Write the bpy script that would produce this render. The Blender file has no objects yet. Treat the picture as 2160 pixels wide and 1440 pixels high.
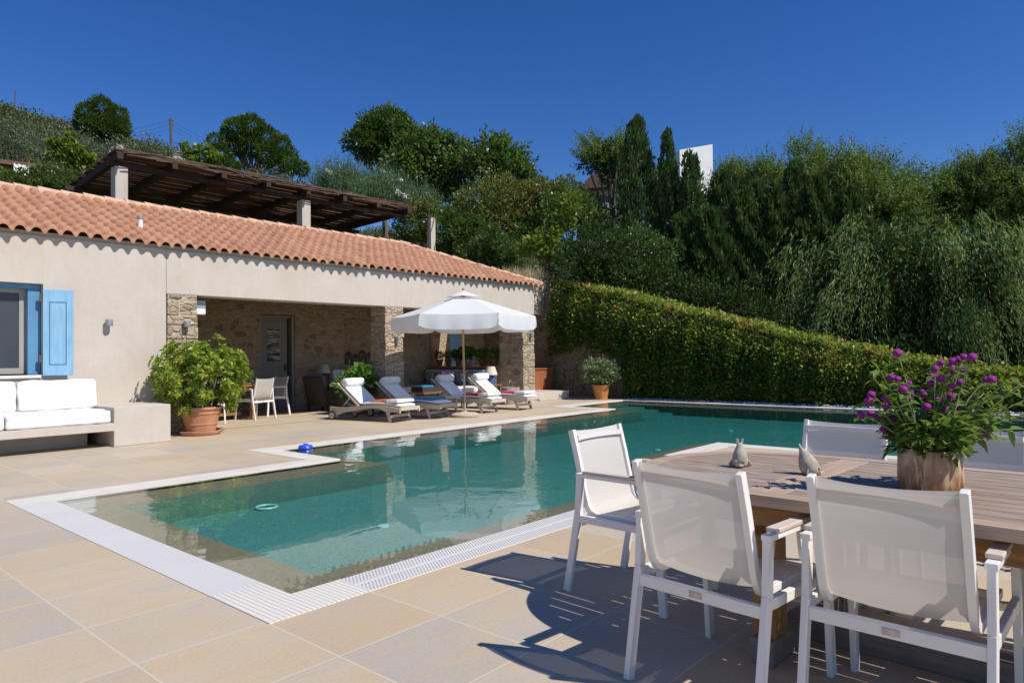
import bpy, bmesh, math, random
import numpy as np
from mathutils import Vector, Matrix, Euler
PI = math.pi
R = math.radians
scene = bpy.context.scene
col = scene.collection

# ------------------------------------------------------------------ camera
YAW, PITCH, ROLL = 0.71633, 0.02011, -0.01224
fw = Vector((math.cos(PITCH)*math.cos(YAW), math.cos(PITCH)*math.sin(YAW), math.sin(PITCH)))
rt0 = Vector((math.sin(YAW), -math.cos(YAW), 0)); up0 = rt0.cross(fw)
rt = rt0*math.cos(ROLL) + up0*math.sin(ROLL); up = -rt0*math.sin(ROLL) + up0*math.cos(ROLL)
CAM = Vector((0, 0, 1.3)); FPX = 1468.8
cd = bpy.data.cameras.new('camera'); cam = bpy.data.objects.new('camera', cd); col.objects.link(cam)
cd.sensor_width = 36; cd.lens = FPX/2160*36; cd.clip_start = 0.05; cd.clip_end = 4000
m = Matrix((rt, up, -fw)).transposed().to_4x4(); m.translation = CAM
cam.matrix_world = m
scene.camera = cam

# ------------------------------------------------------------------ world, sun, exposure
SUN = Vector((.155, -.85, 1.0)).normalized()          # direction towards the sun
w = bpy.data.worlds.new('World'); scene.world = w; w.use_nodes = True
nt = w.node_tree; bg = nt.nodes['Background']
sk = nt.nodes.new('ShaderNodeTexSky'); sk.sky_type = 'NISHITA'; sk.sun_disc = False
sk.sun_elevation = math.asin(SUN.z); sk.sun_rotation = math.atan2(SUN.x, SUN.y)
sk.altitude = 900; sk.air_density = 1.0; sk.dust_density = 0.0; sk.ozone_density = 4.0
hs = nt.nodes.new('ShaderNodeHueSaturation'); hs.inputs['Saturation'].default_value = 1.30; hs.inputs['Hue'].default_value = .514; hs.inputs['Value'].default_value = .90
nt.links.new(sk.outputs[0], hs.inputs['Color']); nt.links.new(hs.outputs[0], bg.inputs[0]); bg.inputs[1].default_value = 0.11
sd = bpy.data.lights.new('sun', 'SUN'); sd.energy = 4.3; sd.angle = R(0.53); sd.color = (1.0, .955, .88)
so = bpy.data.objects.new('sun', sd); col.objects.link(so); so.rotation_euler = SUN.to_track_quat('Z', 'Y').to_euler(); so.location = (0, -10, 20)
scene.view_settings.view_transform = 'Standard'; scene.view_settings.look = 'None'
scene.view_settings.exposure = 0.18; scene.view_settings.gamma = 1.0
scene.cycles.max_bounces = 7; scene.cycles.diffuse_bounces = 3; scene.cycles.glossy_bounces = 3
scene.cycles.transparent_max_bounces = 12; scene.cycles.transmission_bounces = 4
scene.cycles.caustics_reflective = False; scene.cycles.caustics_refractive = False

def P(px, py, D):                                      # point seen at photo pixel (px, py), D metres deep
    return CAM + (rt*((px-1080)/FPX) - up*((py-720)/FPX) + fw)*D

# ------------------------------------------------------------------ materials
def lin(c):
    if isinstance(c, str):
        c = c.lstrip('#'); c = [int(c[i:i+2], 16)/255 for i in (0, 2, 4)]
        c = [x/12.92 if x <= .04045 else ((x+.055)/1.055)**2.4 for x in c]
    return (c[0], c[1], c[2], 1)
class NB:
    def __init__(s, name):
        s.m = bpy.data.materials.new(name); s.m.use_nodes = True; s.t = s.m.node_tree
        s.b = s.t.nodes['Principled BSDF']; s.out = s.t.nodes['Material Output']
    def n(s, ty, props=None, **ins):
        nd = s.t.nodes.new('ShaderNode'+ty)
        for k, v in (props or {}).items(): setattr(nd, k, v)
        for k, v in ins.items():
            key = int(k[1:]) if k[0] == 'i' and k[1:].isdigit() else k.replace('_', ' ')
            s.set(nd.inputs[key], v)
        return nd
    def set(s, sock, v):
        if isinstance(v, bpy.types.NodeSocket): s.t.links.new(v, sock)
        elif isinstance(v, bpy.types.Node): s.t.links.new(v.outputs[0], sock)
        else: sock.default_value = v
    def p(s, **k):
        for a, v in k.items(): s.set(s.b.inputs[a.replace('_', ' ')], v)
    def co(s, scale=(1, 1, 1), rot=(0, 0, 0), kind='Object'):
        tc = s.n('TexCoord'); return s.n('Mapping', Vector=tc.outputs[kind], Scale=scale, Rotation=rot).outputs[0]
    def noise(s, vec, scale, detail=4, rough=.55, dist=0):
        return s.n('TexNoise', Vector=vec, Scale=scale, Detail=detail, Roughness=rough, Distortion=dist).outputs['Fac']
    def ramp(s, fac, stops):
        r = s.n('ValToRGB', Fac=fac); e = r.color_ramp.elements
        while len(e) < len(stops): e.new(.5)
        for i, (p_, c) in enumerate(stops):
            e[i].position = p_; e[i].color = lin(c) if not isinstance(c, float) else (c, c, c, 1)
        return r.outputs[0]
    def mix(s, f, a, b, mode='MIX'):
        n_ = s.n('Mix', {'data_type': 'RGBA', 'blend_type': mode})
        s.set(n_.inputs[0], f); s.set(n_.inputs[6], a); s.set(n_.inputs[7], b); return n_.outputs[2]
    def math(s, op, a, b=0.0, c=0.0):
        n_ = s.n('Math', {'operation': op}); s.set(n_.inputs[0], a); s.set(n_.inputs[1], b); s.set(n_.inputs[2], c); return n_.outputs[0]
    def bump(s, h, strength=.3, dist=.01, nrm=None):
        b_ = s.n('Bump', Height=h, Strength=strength, Distance=dist)
        if nrm is not None: s.set(b_.inputs['Normal'], nrm)
        s.set(s.b.inputs['Normal'], b_.outputs[0]); return b_.outputs[0]
def simple(name, c, rough=.6, var=.12, scale=6, bump=.0, metal=0, spec=.5, dist=.004, stretch=(1, 1, 1)):
    k = NB(name); v = k.co(stretch); n_ = k.noise(v, scale, 5, .6); c = lin(c)
    d = tuple(x*(1-var) for x in c[:3]); l = tuple(min(1, x*(1+var)) for x in c[:3])
    k.p(Base_Color=k.ramp(n_, [(.3, d), (.7, l)]), Roughness=rough, Metallic=metal, Specular_IOR_Level=spec)
    if bump: k.bump(k.noise(v, scale*6, 4), bump, dist)
    return k.m
M = {}
def leafmat(name, dark, light, alt=None, trans=.35, rough=.42, patch=.5, altamt=.12, spec=.45):
    k = NB(name); g = k.n('NewGeometry').outputs['Random Per Island']
    v = k.co(); n_ = k.noise(v, patch, 3, .6)
    f = k.math('ADD', k.math('MULTIPLY', g, .62), k.math('MULTIPLY', n_, .38))
    c = k.ramp(f, [(.2, dark), (.75, light)])
    if alt:
        pn = k.ramp(k.noise(v, patch*1.7+.3, 3, .6), [(.42, 0.0), (.66, 1.0)])
        c = k.mix(k.math('GREATER_THAN', k.math('ADD', k.math('FRACT', k.math('MULTIPLY', g, 37.3)), k.math('MULTIPLY', pn, altamt*2.2)), 1.0), c, lin(alt))
    k.p(Base_Color=c, Roughness=rough, Specular_IOR_Level=spec)
    tr = k.n('BsdfTranslucent', Color=k.mix(.5, c, (.25, .40, .03, 1), 'MIX'))
    ms = k.n('MixShader', Fac=trans); k.set(ms.inputs[1], k.b.outputs[0]); k.set(ms.inputs[2], tr.outputs[0])
    k.set(k.out.inputs['Surface'], ms.outputs[0]); return k.m

# deck: sandstone pavers 0.605 m with pale joints, veins along x
def deckmat():
    k = NB('sandstone_paving'); tc = k.n('TexCoord').outputs['Object']
    sp = k.n('SeparateXYZ', Vector=tc); T = .605
    fx = k.math('DIVIDE', k.math('SUBTRACT', sp.outputs[0], 1.2), .605); fy = k.math('DIVIDE', k.math('SUBTRACT', sp.outputs[1], 3.203), .612)
    ix = k.math('FLOOR', fx); iy = k.math('FLOOR', fy)
    cell = k.n('CombineXYZ', X=ix, Y=iy, Z=0.0)
    wn = k.n('TexWhiteNoise', {'noise_dimensions': '3D'}, Vector=cell)
    ex = k.math('MINIMUM', k.math('FRACT', fx), k.math('SUBTRACT', 1.0, k.math('FRACT', fx)))
    ey = k.math('MINIMUM', k.math('FRACT', fy), k.math('SUBTRACT', 1.0, k.math('FRACT', fy)))
    e = k.math('MINIMUM', ex, ey)
    joint = k.math('LESS_THAN', e, .0062)
    off = k.n('VectorMath', {'operation': 'MULTIPLY_ADD'}); k.set(off.inputs[0], wn.outputs['Color']); k.set(off.inputs[1], (7, 7, 7)); k.set(off.inputs[2], tc)
    mp = k.n('Mapping', Vector=off.outputs[0], Scale=(.9, 2.6, 1), Rotation=(0, 0, R(7)))
    n1 = k.noise(mp.outputs[0], 2.0, 6, .62, .5)
    mp2 = k.n('Mapping', Vector=off.outputs[0], Scale=(1.6, 13, 1), Rotation=(0, 0, R(5)))
    n2 = k.noise(mp2.outputs[0], 3.0, 5, .6, .3)
    base = k.ramp(wn.outputs['Value'], [(0, (.53, .39, .24)), (.25, (.60, .47, .31)), (.5, (.62, .52, .39)), (.68, (.50, .44, .36)), (.85, (.46, .425, .37)), (1, (.41, .385, .35))])
    c = k.mix(k.math('MULTIPLY', k.ramp(n1, [(.42, 0.0), (.66, 1.0)]), .7), base, (.58, .42, .22, 1))
    c = k.mix(k.math('MULTIPLY', k.ramp(n1, [(.32, 1.0), (.47, 0.0)]), .6), c, (.46, .42, .38, 1))
    c = k.mix(k.math('MULTIPLY', k.ramp(n2, [(.52, 0.0), (.75, 1.0)]), .22), c, (.40, .30, .20, 1))
    n3 = k.noise(tc, .7, 3); c = k.mix(.25, c, k.ramp(n3, [(.3, (.38, .31, .24)), (.7, (.58, .50, .40))]))
    n4 = k.noise(tc, 60, 3, .7); c = k.mix(.22, c, k.ramp(n4, [(.3, (.3, .24, .17)), (.7, (.62, .52, .40))]))
    c = k.mix(joint, c, (.60, .53, .44, 1))
    k.p(Base_Color=c, Roughness=.62, Specular_IOR_Level=.35)
    h = k.math('ADD', k.math('MULTIPLY', k.math('MINIMUM', k.math('MULTIPLY', e, 60.0), 1.0), .6), k.math('MULTIPLY', n2, .25))
    k.bump(h, .35, .004); return k.m
M['deck'] = deckmat()

def stonemat(name, c1, c2, c3, mortar, scale=3.0, stretch=(1, 1, 1.6), mw=.045, bump=.8):
    k = NB(name); v = k.co(stretch)
    nz = k.n('TexNoise', Vector=v, Scale=3.0, Detail=2.0)
    vv = k.n('VectorMath', {'operation': 'MULTIPLY_ADD'}); k.set(vv.inputs[0], nz.outputs['Color']); k.set(vv.inputs[1], (.16, .16, .16)); k.set(vv.inputs[2], v)
    vo = k.n('TexVoronoi', {'feature': 'F1'}, Vector=vv.outputs[0], Scale=scale, Randomness=.85)
    vd = k.n('TexVoronoi', {'feature': 'DISTANCE_TO_EDGE'}, Vector=vv.outputs[0], Scale=scale, Randomness=.85)
    cellv = k.n('TexWhiteNoise', {'noise_dimensions': '3D'}, Vector=vo.outputs['Color'])
    c = k.ramp(cellv.outputs['Value'], [(0, c1), (.4, c2), (.75, c3), (1, tuple(x*.6 for x in c2))])
    n_ = k.noise(v, 14, 5, .65); c = k.mix(k.math('MULTIPLY', n_, .5), c, lin(tuple(x*.5 for x in c2)))
    mm = k.ramp(vd.outputs['Distance'], [(mw*.5, 0.0), (mw*1.5, 1.0)])
    nf = k.noise(v, 30, 3, .6)
    c = k.mix(mm, k.mix(k.math('MULTIPLY', nf, .6), lin(mortar), lin(tuple(x*.6 for x in mortar))), c)
    k.p(Base_Color=c, Roughness=.9, Specular_IOR_Level=.2)
    h = k.math('ADD', k.ramp(vd.outputs['Distance'], [(0, 0.0), (mw*3, 1.0)]), k.math('MULTIPLY', n_, .7))
    k.bump(h, bump, .03); return k.m
M['stone'] = stonemat('honey_rubble_stone', (.60, .46, .31), (.46, .35, .24), (.60, .40, .27), (.62, .52, .40), 4.6)
M['stone2'] = stonemat('grey_rubble_stone', (.30, .25, .2), (.24, .2, .15), (.33, .25, .18), (.38, .33, .27), 3.2)

def plaster():
    k = NB('weathered_render'); v = k.co(); n1 = k.noise(v, .8, 5, .6, .3)
    vs = k.co((1.6, 1.6, .7)); n2 = k.noise(vs, 1.6, 6, .65, .4); n3 = k.noise(v, 22, 4, .6)
    c = k.ramp(n1, [(.25, (.50, .43, .36)), (.5, (.56, .50, .435)), (.75, (.52, .44, .35))])
    c = k.mix(k.math('MULTIPLY', k.ramp(n2, [(.5, 0.0), (.8, 1.0)]), .4), c, (.50, .38, .26, 1))
    c = k.mix(k.math('MULTIPLY', k.ramp(n2, [(.25, 1.0), (.45, 0.0)]), .35), c, (.66, .62, .56, 1))
    c = k.mix(.06, c, k.ramp(n3, [(.3, (.3, .25, .2)), (.7, (.8, .75, .66))]))
    st = k.noise(k.co((5, 5, .22)), 1.3, 4, .7); c = k.mix(k.math('MULTIPLY', k.ramp(st, [(.56, 0.0), (.75, 1.0)]), .16), c, (.42, .31, .2, 1))
    k.p(Base_Color=c, Roughness=.93, Specular_IOR_Level=.15); k.bump(k.noise(v, 26, 4), .12, .006); return k.m
M['plaster'] = plaster()
def tilemat():
    k = NB('terracotta_roof_tile'); tc = k.n('TexCoord').outputs['Object']; sp = k.n('SeparateXYZ', Vector=tc)
    ix = k.math('FLOOR', k.math('DIVIDE', sp.outputs[0], .212)); iy = k.math('FLOOR', k.math('DIVIDE', k.math('SUBTRACT', sp.outputs[1], 12.43), .283))
    wn = k.n('TexWhiteNoise', {'noise_dimensions': '3D'}, Vector=k.n('CombineXYZ', X=ix, Y=iy, Z=0.0))
    c = k.ramp(wn.outputs['Value'], [(0, (.35, .17, .10)), (.35, (.41, .205, .122)), (.75, (.45, .24, .15)), (.92, (.30, .155, .095)), (1, (.50, .32, .22))])
    n_ = k.noise(tc, 5, 5, .65); c = k.mix(k.math('MULTIPLY', k.ramp(n_, [(.5, 0.0), (.75, 1.0)]), .3), c, (.60, .38, .25, 1))
    n2 = k.noise(tc, 40, 4, .7); c = k.mix(.2, c, k.ramp(n2, [(.3, (.26, .11, .06)), (.7, (.7, .4, .26))]))
    k.p(Base_Color=c, Roughness=.85, Specular_IOR_Level=.2); k.bump(n2, .2, .004); return k.m
M['tile'] = tilemat()
M['capmortar'] = simple('pale_terracotta_cap', (.60, .38, .26), .9, .25, 5, .3)
def woodmat(name, a, b, c3, axis=1, rough=.65, sc=1.0, grain=.5, plank=0):
    k = NB(name); s_ = [14*sc, 14*sc, 14*sc]; s_[axis] = .9*sc; v = k.co(tuple(s_))
    n1 = k.noise(v, 1.4, 6, .65, .4); n2 = k.noise(v, 6, 5, .7)
    base = k.ramp(n1, [(.28, a), (.5, b), (.74, c3)])
    if plank:
        g = k.n('NewGeometry').outputs['Random Per Island']
        base = k.mix(.6, base, k.ramp(g, [(0, a), (.3, c3), (.55, (.33, .18, .105)), (.8, b), (1, tuple(x*1.2 for x in b))]))
    c = k.mix(grain*.6, base, k.ramp(n2, [(.3, tuple(x*.45 for x in a)), (.6, c3)]))
    k.p(Base_Color=c, Roughness=rough, Specular_IOR_Level=.3); k.bump(n2, .25, .003); return k.m
M['teak_grey'] = woodmat('weathered_teak', (.17, .10, .065), (.33, .24, .185), (.48, .385, .31), 1, .6, 1, .9, .0905)
M['teak_edge'] = woodmat('weathered_teak_edge', (.36, .24, .155), (.46, .34, .245), (.52, .41, .31), 1, .6)
M['teak_cross'] = woodmat('weathered_teak_cross', (.42, .27, .18), (.50, .36, .26), (.52, .41, .32), 0, .6)
M['teak_warm'] = woodmat('oiled_teak', (.20, .085, .03), (.33, .155, .055), (.43, .24, .10), 2, .5, 1, .7)
M['teak_warm_h'] = woodmat('oiled_teak_rail', (.17, .075, .026), (.28, .13, .045), (.38, .20, .08), 1, .5, 1, .7)
M['wood_foot'] = woodmat('grey_foot_timber', (.16, .13, .11), (.24, .2, .17), (.3, .26, .22), 1, .7)
M['arm_teak'] = woodmat('pale_armrest_teak', (.52, .41, .31), (.64, .54, .44), (.70, .62, .53), 1, .6)
M['loungewood'] = woodmat('silvered_lounger_teak', (.46, .375, .28), (.58, .49, .385), (.66, .57, .46), 1, .7)
M['beam'] = woodmat('dark_stained_beam', (.025, .014, .010), (.042, .024, .017), (.075, .048, .035), 0, .75)
M['reed'] = woodmat('brushwood_reed', (.045, .024, .017), (.095, .055, .037), (.24, .16, .11), 0, .8)
M['stump'] = woodmat('sawn_stump_wood', (.13, .05, .018), (.50, .31, .16), (.62, .48, .33), 2, .45, .42, .8)
def stumpmat():
    k = NB('sawn_stump_wood'); v = k.co((16, 16, 4.5)); n1 = k.noise(v, 1.0, 5, .6, 1.2); n2 = k.noise(k.co((70, 70, 5)), 1.2, 5, .7); n3 = k.noise(v, .45, 3, .6, .8)
    c = k.ramp(n1, [(.36, (.12, .045, .015)), (.46, (.34, .17, .07)), (.56, (.56, .40, .25)), (.7, (.64, .52, .37))]); c = k.mix(k.math('MULTIPLY', k.ramp(n3, [(.5, 0.0), (.62, 1.0)]), .55), c, (.33, .15, .05, 1))
    c = k.mix(k.math('MULTIPLY', k.ramp(n2, [(.3, 1.0), (.5, 0.0)]), .5), c, (.2, .1, .045, 1)); k.p(Base_Color=c, Roughness=.45); k.bump(n1, .35, .006); return k.m
M['stump'] = stumpmat()
M['polewood'] = woodmat('varnished_pole', (.42, .20, .06), (.50, .26, .09), (.55, .32, .13), 2, .4)
M['planterwood'] = woodmat('red_planter_timber', (.26, .08, .03), (.36, .12, .05), (.42, .16, .07), 2, .6)
M['white_metal'] = simple('white_powder_coat', (.81, .775, .73), .38, .02, 3)
M['white_wall'] = simple('white_house_render', (.80, .79, .76), .9, .06, .4)
M['column'] = simple('grey_concrete_column', (.50, .45, .385), .9, .12, 1.2, .3, stretch=(3, 3, .4))
M['blue'] = simple('sky_blue_paint', (.25, .47, .66), .5, .14, 5, .15, stretch=(4, 4, .6))
M['blue_frame'] = simple('blue_frame_paint', (.10, .25, .42), .45, .08, 2, .1)
M['screen'] = simple('window_screen', (.045, .055, .065), .35, .25, .8)
M['alu'] = simple('grey_aluminium', (.35, .33, .3), .5, .08, 2)
M['lampgrey'] = simple('zinc_lamp', (.33, .36, .40), .45, .05, 3, metal=.3)
M['cushion'] = simple('white_canvas', (.81, .80, .79), .9, .03, 2, .5, dist=.02)
M['towel'] = simple('white_terry', (.80, .80, .80), .95, .04, 3, .6, dist=.01)
M['terracotta'] = simple('terracotta_pot', (.50, .24, .13), .8, .22, 4, .25)
M['terra_dark'] = simple('orange_clay_pot', (.55, .22, .06), .6, .2, 5, .2)
M['brown_clay'] = simple('brown_clay_pot', (.24, .10, .055), .7, .2, 5)
M['soil'] = simple('dark_soil', (.05, .035, .025), 1, .3, 20, .5)
M['bark'] = woodmat('grey_bark', (.08, .06, .045), (.15, .115, .085), (.22, .175, .135), 2, .9)
M['branch'] = woodmat('pale_branch', (.20, .16, .12), (.29, .24, .19), (.36, .31, .25), 2, .8)
M['door'] = simple('taupe_door_paint', (.25, .225, .205), .5, .05, 1.5)
M['doorframe'] = simple('taupe_door_frame', (.30, .27, .245), .5, .05, 1.5)
M['black'] = simple('black_rubber', (.02, .02, .02), .5, .1, 4)
M['rustiron'] = simple('dark_iron', (.10, .08, .07), .6, .3, 8)
M['wicker'] = simple('dark_wicker', (.06, .045, .035), .7, .4, 30, .5)
M['basketm'] = simple('pale_wicker', (.36, .30, .24), .8, .4, 30, .6)
M['greycush'] = simple('grey_cushion', (.24, .25, .28), .9, .05, 3)
M['lampshade'] = simple('cream_lampshade', (.70, .62, .50), .9, .04, 3)
M['ceramic_blue'] = simple('blue_ceramic', (.10, .16, .42), .25, .1, 3)
M['umbrella'] = simple('white_parasol_canvas', (.86, .87, .88), .9, .03, 1.5, .1)
M['pebble'] = simple('grey_pebbles', (.36, .36, .40), .8, .45, 8, .4)
M['basestone'] = simple('cast_stone_base', (.46, .38, .29), .9, .2, 20, .5)
def fab(name, c): M[name] = simple(name, c, .95, .06, 4, .5, dist=.008)
fab('coral_towel', (.72, .22, .10)); fab('blue_towel', (.09, .26, .42)); fab('red_towel', (.55, .05, .06)); fab('pink_towel', (.75, .06, .22)); fab('turquoise_towel', (.02, .32, .55)); fab('lilac_towel', (.34, .24, .5))

# white sling, slightly see-through woven mesh
def slingmat(name, c, transp):
    k = NB(name); v = k.co(); k.p(Base_Color=lin(c), Roughness=.7, Specular_IOR_Level=.25)
    wv = k.noise(k.co((260, 260, 260)), 1.0, 2); k.bump(wv, .15, .001)
    tl = k.n('BsdfTranslucent', Color=lin(tuple(x*.9 for x in c))); tp = k.n('BsdfTransparent')
    a = k.n('MixShader', Fac=.32); k.set(a.inputs[1], k.b.outputs[0]); k.set(a.inputs[2], tl.outputs[0])
    b_ = k.n('MixShader', Fac=transp); k.set(b_.inputs[1], a.outputs[0]); k.set(b_.inputs[2], tp.outputs[0])
    k.set(k.out.inputs['Surface'], b_.outputs[0]); return k.m
M['sling'] = slingmat('white_mesh_sling', (.81, .765, .70), .08)
M['umbrella_sl'] = slingmat('parasol_canvas', (.88, .88, .88), .0)

def gratemat(kind):
    k = NB('white_grating_'+kind); tc = k.n('TexCoord').outputs['Object']; sp = k.n('SeparateXYZ', Vector=tc)
    x, y = sp.outputs[0], sp.outputs[1]
    if kind == 'dots':
        p = .024
        u = k.math('DIVIDE', x, p); row = k.math('FLOOR', k.math('DIVIDE', y, p*.8))
        u = k.math('ADD', u, k.math('MULTIPLY', k.math('MODULO', row, 2.0), .5))
        du = k.math('SUBTRACT', k.math('FRACT', u), .5); dv = k.math('SUBTRACT', k.math('FRACT', k.math('DIVIDE', y, p*.8)), .5)
        d = k.math('SQRT', k.math('ADD', k.math('MULTIPLY', du, du), k.math('MULTIPLY', dv, dv)))
        hole = k.math('LESS_THAN', d, .27)
        mid = k.math('GREATER_THAN', k.math('ABSOLUTE', k.math('SUBTRACT', y, 3.318)), .012)
        hole = k.math('MULTIPLY', hole, mid)
        dist = None
    elif kind == 'ribs':
        hole = k.math('LESS_THAN', k.math('FRACT', k.math('DIVIDE', y, .014)), .22)
        h2 = k.math('LESS_THAN', k.math('FRACT', k.math('DIVIDE', x, .020)), .18); hole = k.math('MAXIMUM', k.math('MULTIPLY', hole, .35), k.math('MULTIPLY', h2, .25))
    else:
        hole = k.math('MULTIPLY', k.math('LESS_THAN', k.math('FRACT', k.math('DIVIDE', k.math('ADD', x, k.math('MULTIPLY', y, .0)), .03)), .25), .4)
    seg = k.n('TexWhiteNoise', {'noise_dimensions': '2D'}, Vector=k.n('CombineXYZ', X=k.math('FLOOR', k.math('DIVIDE', x, .3)), Y=k.math('FLOOR', k.math('DIVIDE', y, .3)), Z=0.0))
    base = k.mix(k.math('MULTIPLY', seg.outputs['Value'], .6), (.70, .68, .66, 1) if kind != 'corner' else (.74, .70, .62, 1), (.76, .73, .68, 1) if kind != 'corner' else (.78, .74, .65, 1))
    k.p(Base_Color=k.mix(hole, base, (.10, .10, .12, 1)), Roughness=.5); k.bump(k.math('SUBTRACT', 1.0, hole), .5, .004); return k.m
M['dots'] = gratemat('dots'); M['ribs'] = gratemat('ribs'); M['cornerrib'] = gratemat('corner')
def copingmat():
    k = NB('white_coping_tile'); tc = k.n('TexCoord').outputs['Object']; n_ = k.noise(tc, 3, 4)
    k.p(Base_Color=k.ramp(n_, [(.3, (.66, .61, .53)), (.7, (.76, .72, .65))]), Roughness=.55); return k.m
M['coping'] = copingmat()
def basinmat():
    k = NB('pool_mosaic'); tc = k.n('TexCoord').outputs['Object']
    vo = k.n('TexVoronoi', Vector=tc, Scale=95.0, Randomness=.2)
    wn = k.n('TexWhiteNoise', {'noise_dimensions': '3D'}, Vector=vo.outputs['Color'])
    sp = k.n('SeparateXYZ', Vector=tc); deep = k.n('MapRange', Value=sp.outputs[2], i1=-.12, i2=-.09)
    sh = k.ramp(wn.outputs['Value'], [(0, (.17, .135, .09)), (.5, (.23, .18, .125)), (1, (.31, .25, .18))])
    dp = k.ramp(wn.outputs['Value'], [(0, (.05, .175, .17)), (.5, (.09, .265, .258)), (1, (.17, .375, .365))])
    n_ = k.noise(tc, 1.2, 4); c = k.mix(deep.outputs[0], dp, sh)
    k.p(Base_Color=k.mix(k.math('MULTIPLY', n_, .25), c, (.22, .28, .2, 1)), Roughness=.7); return k.m
M['basin'] = basinmat()
def watermat():
    k = NB('pool_water'); v = k.co((1, 1, 1)); n1 = k.noise(v, 2.0, 2, .5, .4); n2 = k.noise(v, 9, 2, .5)
    pt = k.noise(v, .35, 2); amp = k.ramp(pt, [(.42, .12), (.62, 1.0)])
    h = k.math('MULTIPLY', k.math('ADD', n1, k.math('MULTIPLY', n2, .18)), amp)
    bp_ = k.n('Bump', Height=h, Strength=.34, Distance=.03)
    fr = k.n('Fresnel', IOR=1.33, Normal=bp_.outputs[0])
    gl = k.n('BsdfGlossy', Color=(1, 1, 1, 1), Roughness=.0, Normal=bp_.outputs[0]); tp = k.n('BsdfTransparent', Color=(.97, 1, .99, 1))
    ms = k.n('MixShader', Fac=fr.outputs[0]); k.set(ms.inputs[1], tp.outputs[0]); k.set(ms.inputs[2], gl.outputs[0])
    k.set(k.out.inputs['Surface'], ms.outputs[0])
    ab = k.n('VolumeAbsorption', Color=(.08, .76, .80, 1), Density=.5); k.set(k.out.inputs['Volume'], ab.outputs[0]); return k.m
M['water'] = watermat()

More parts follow.
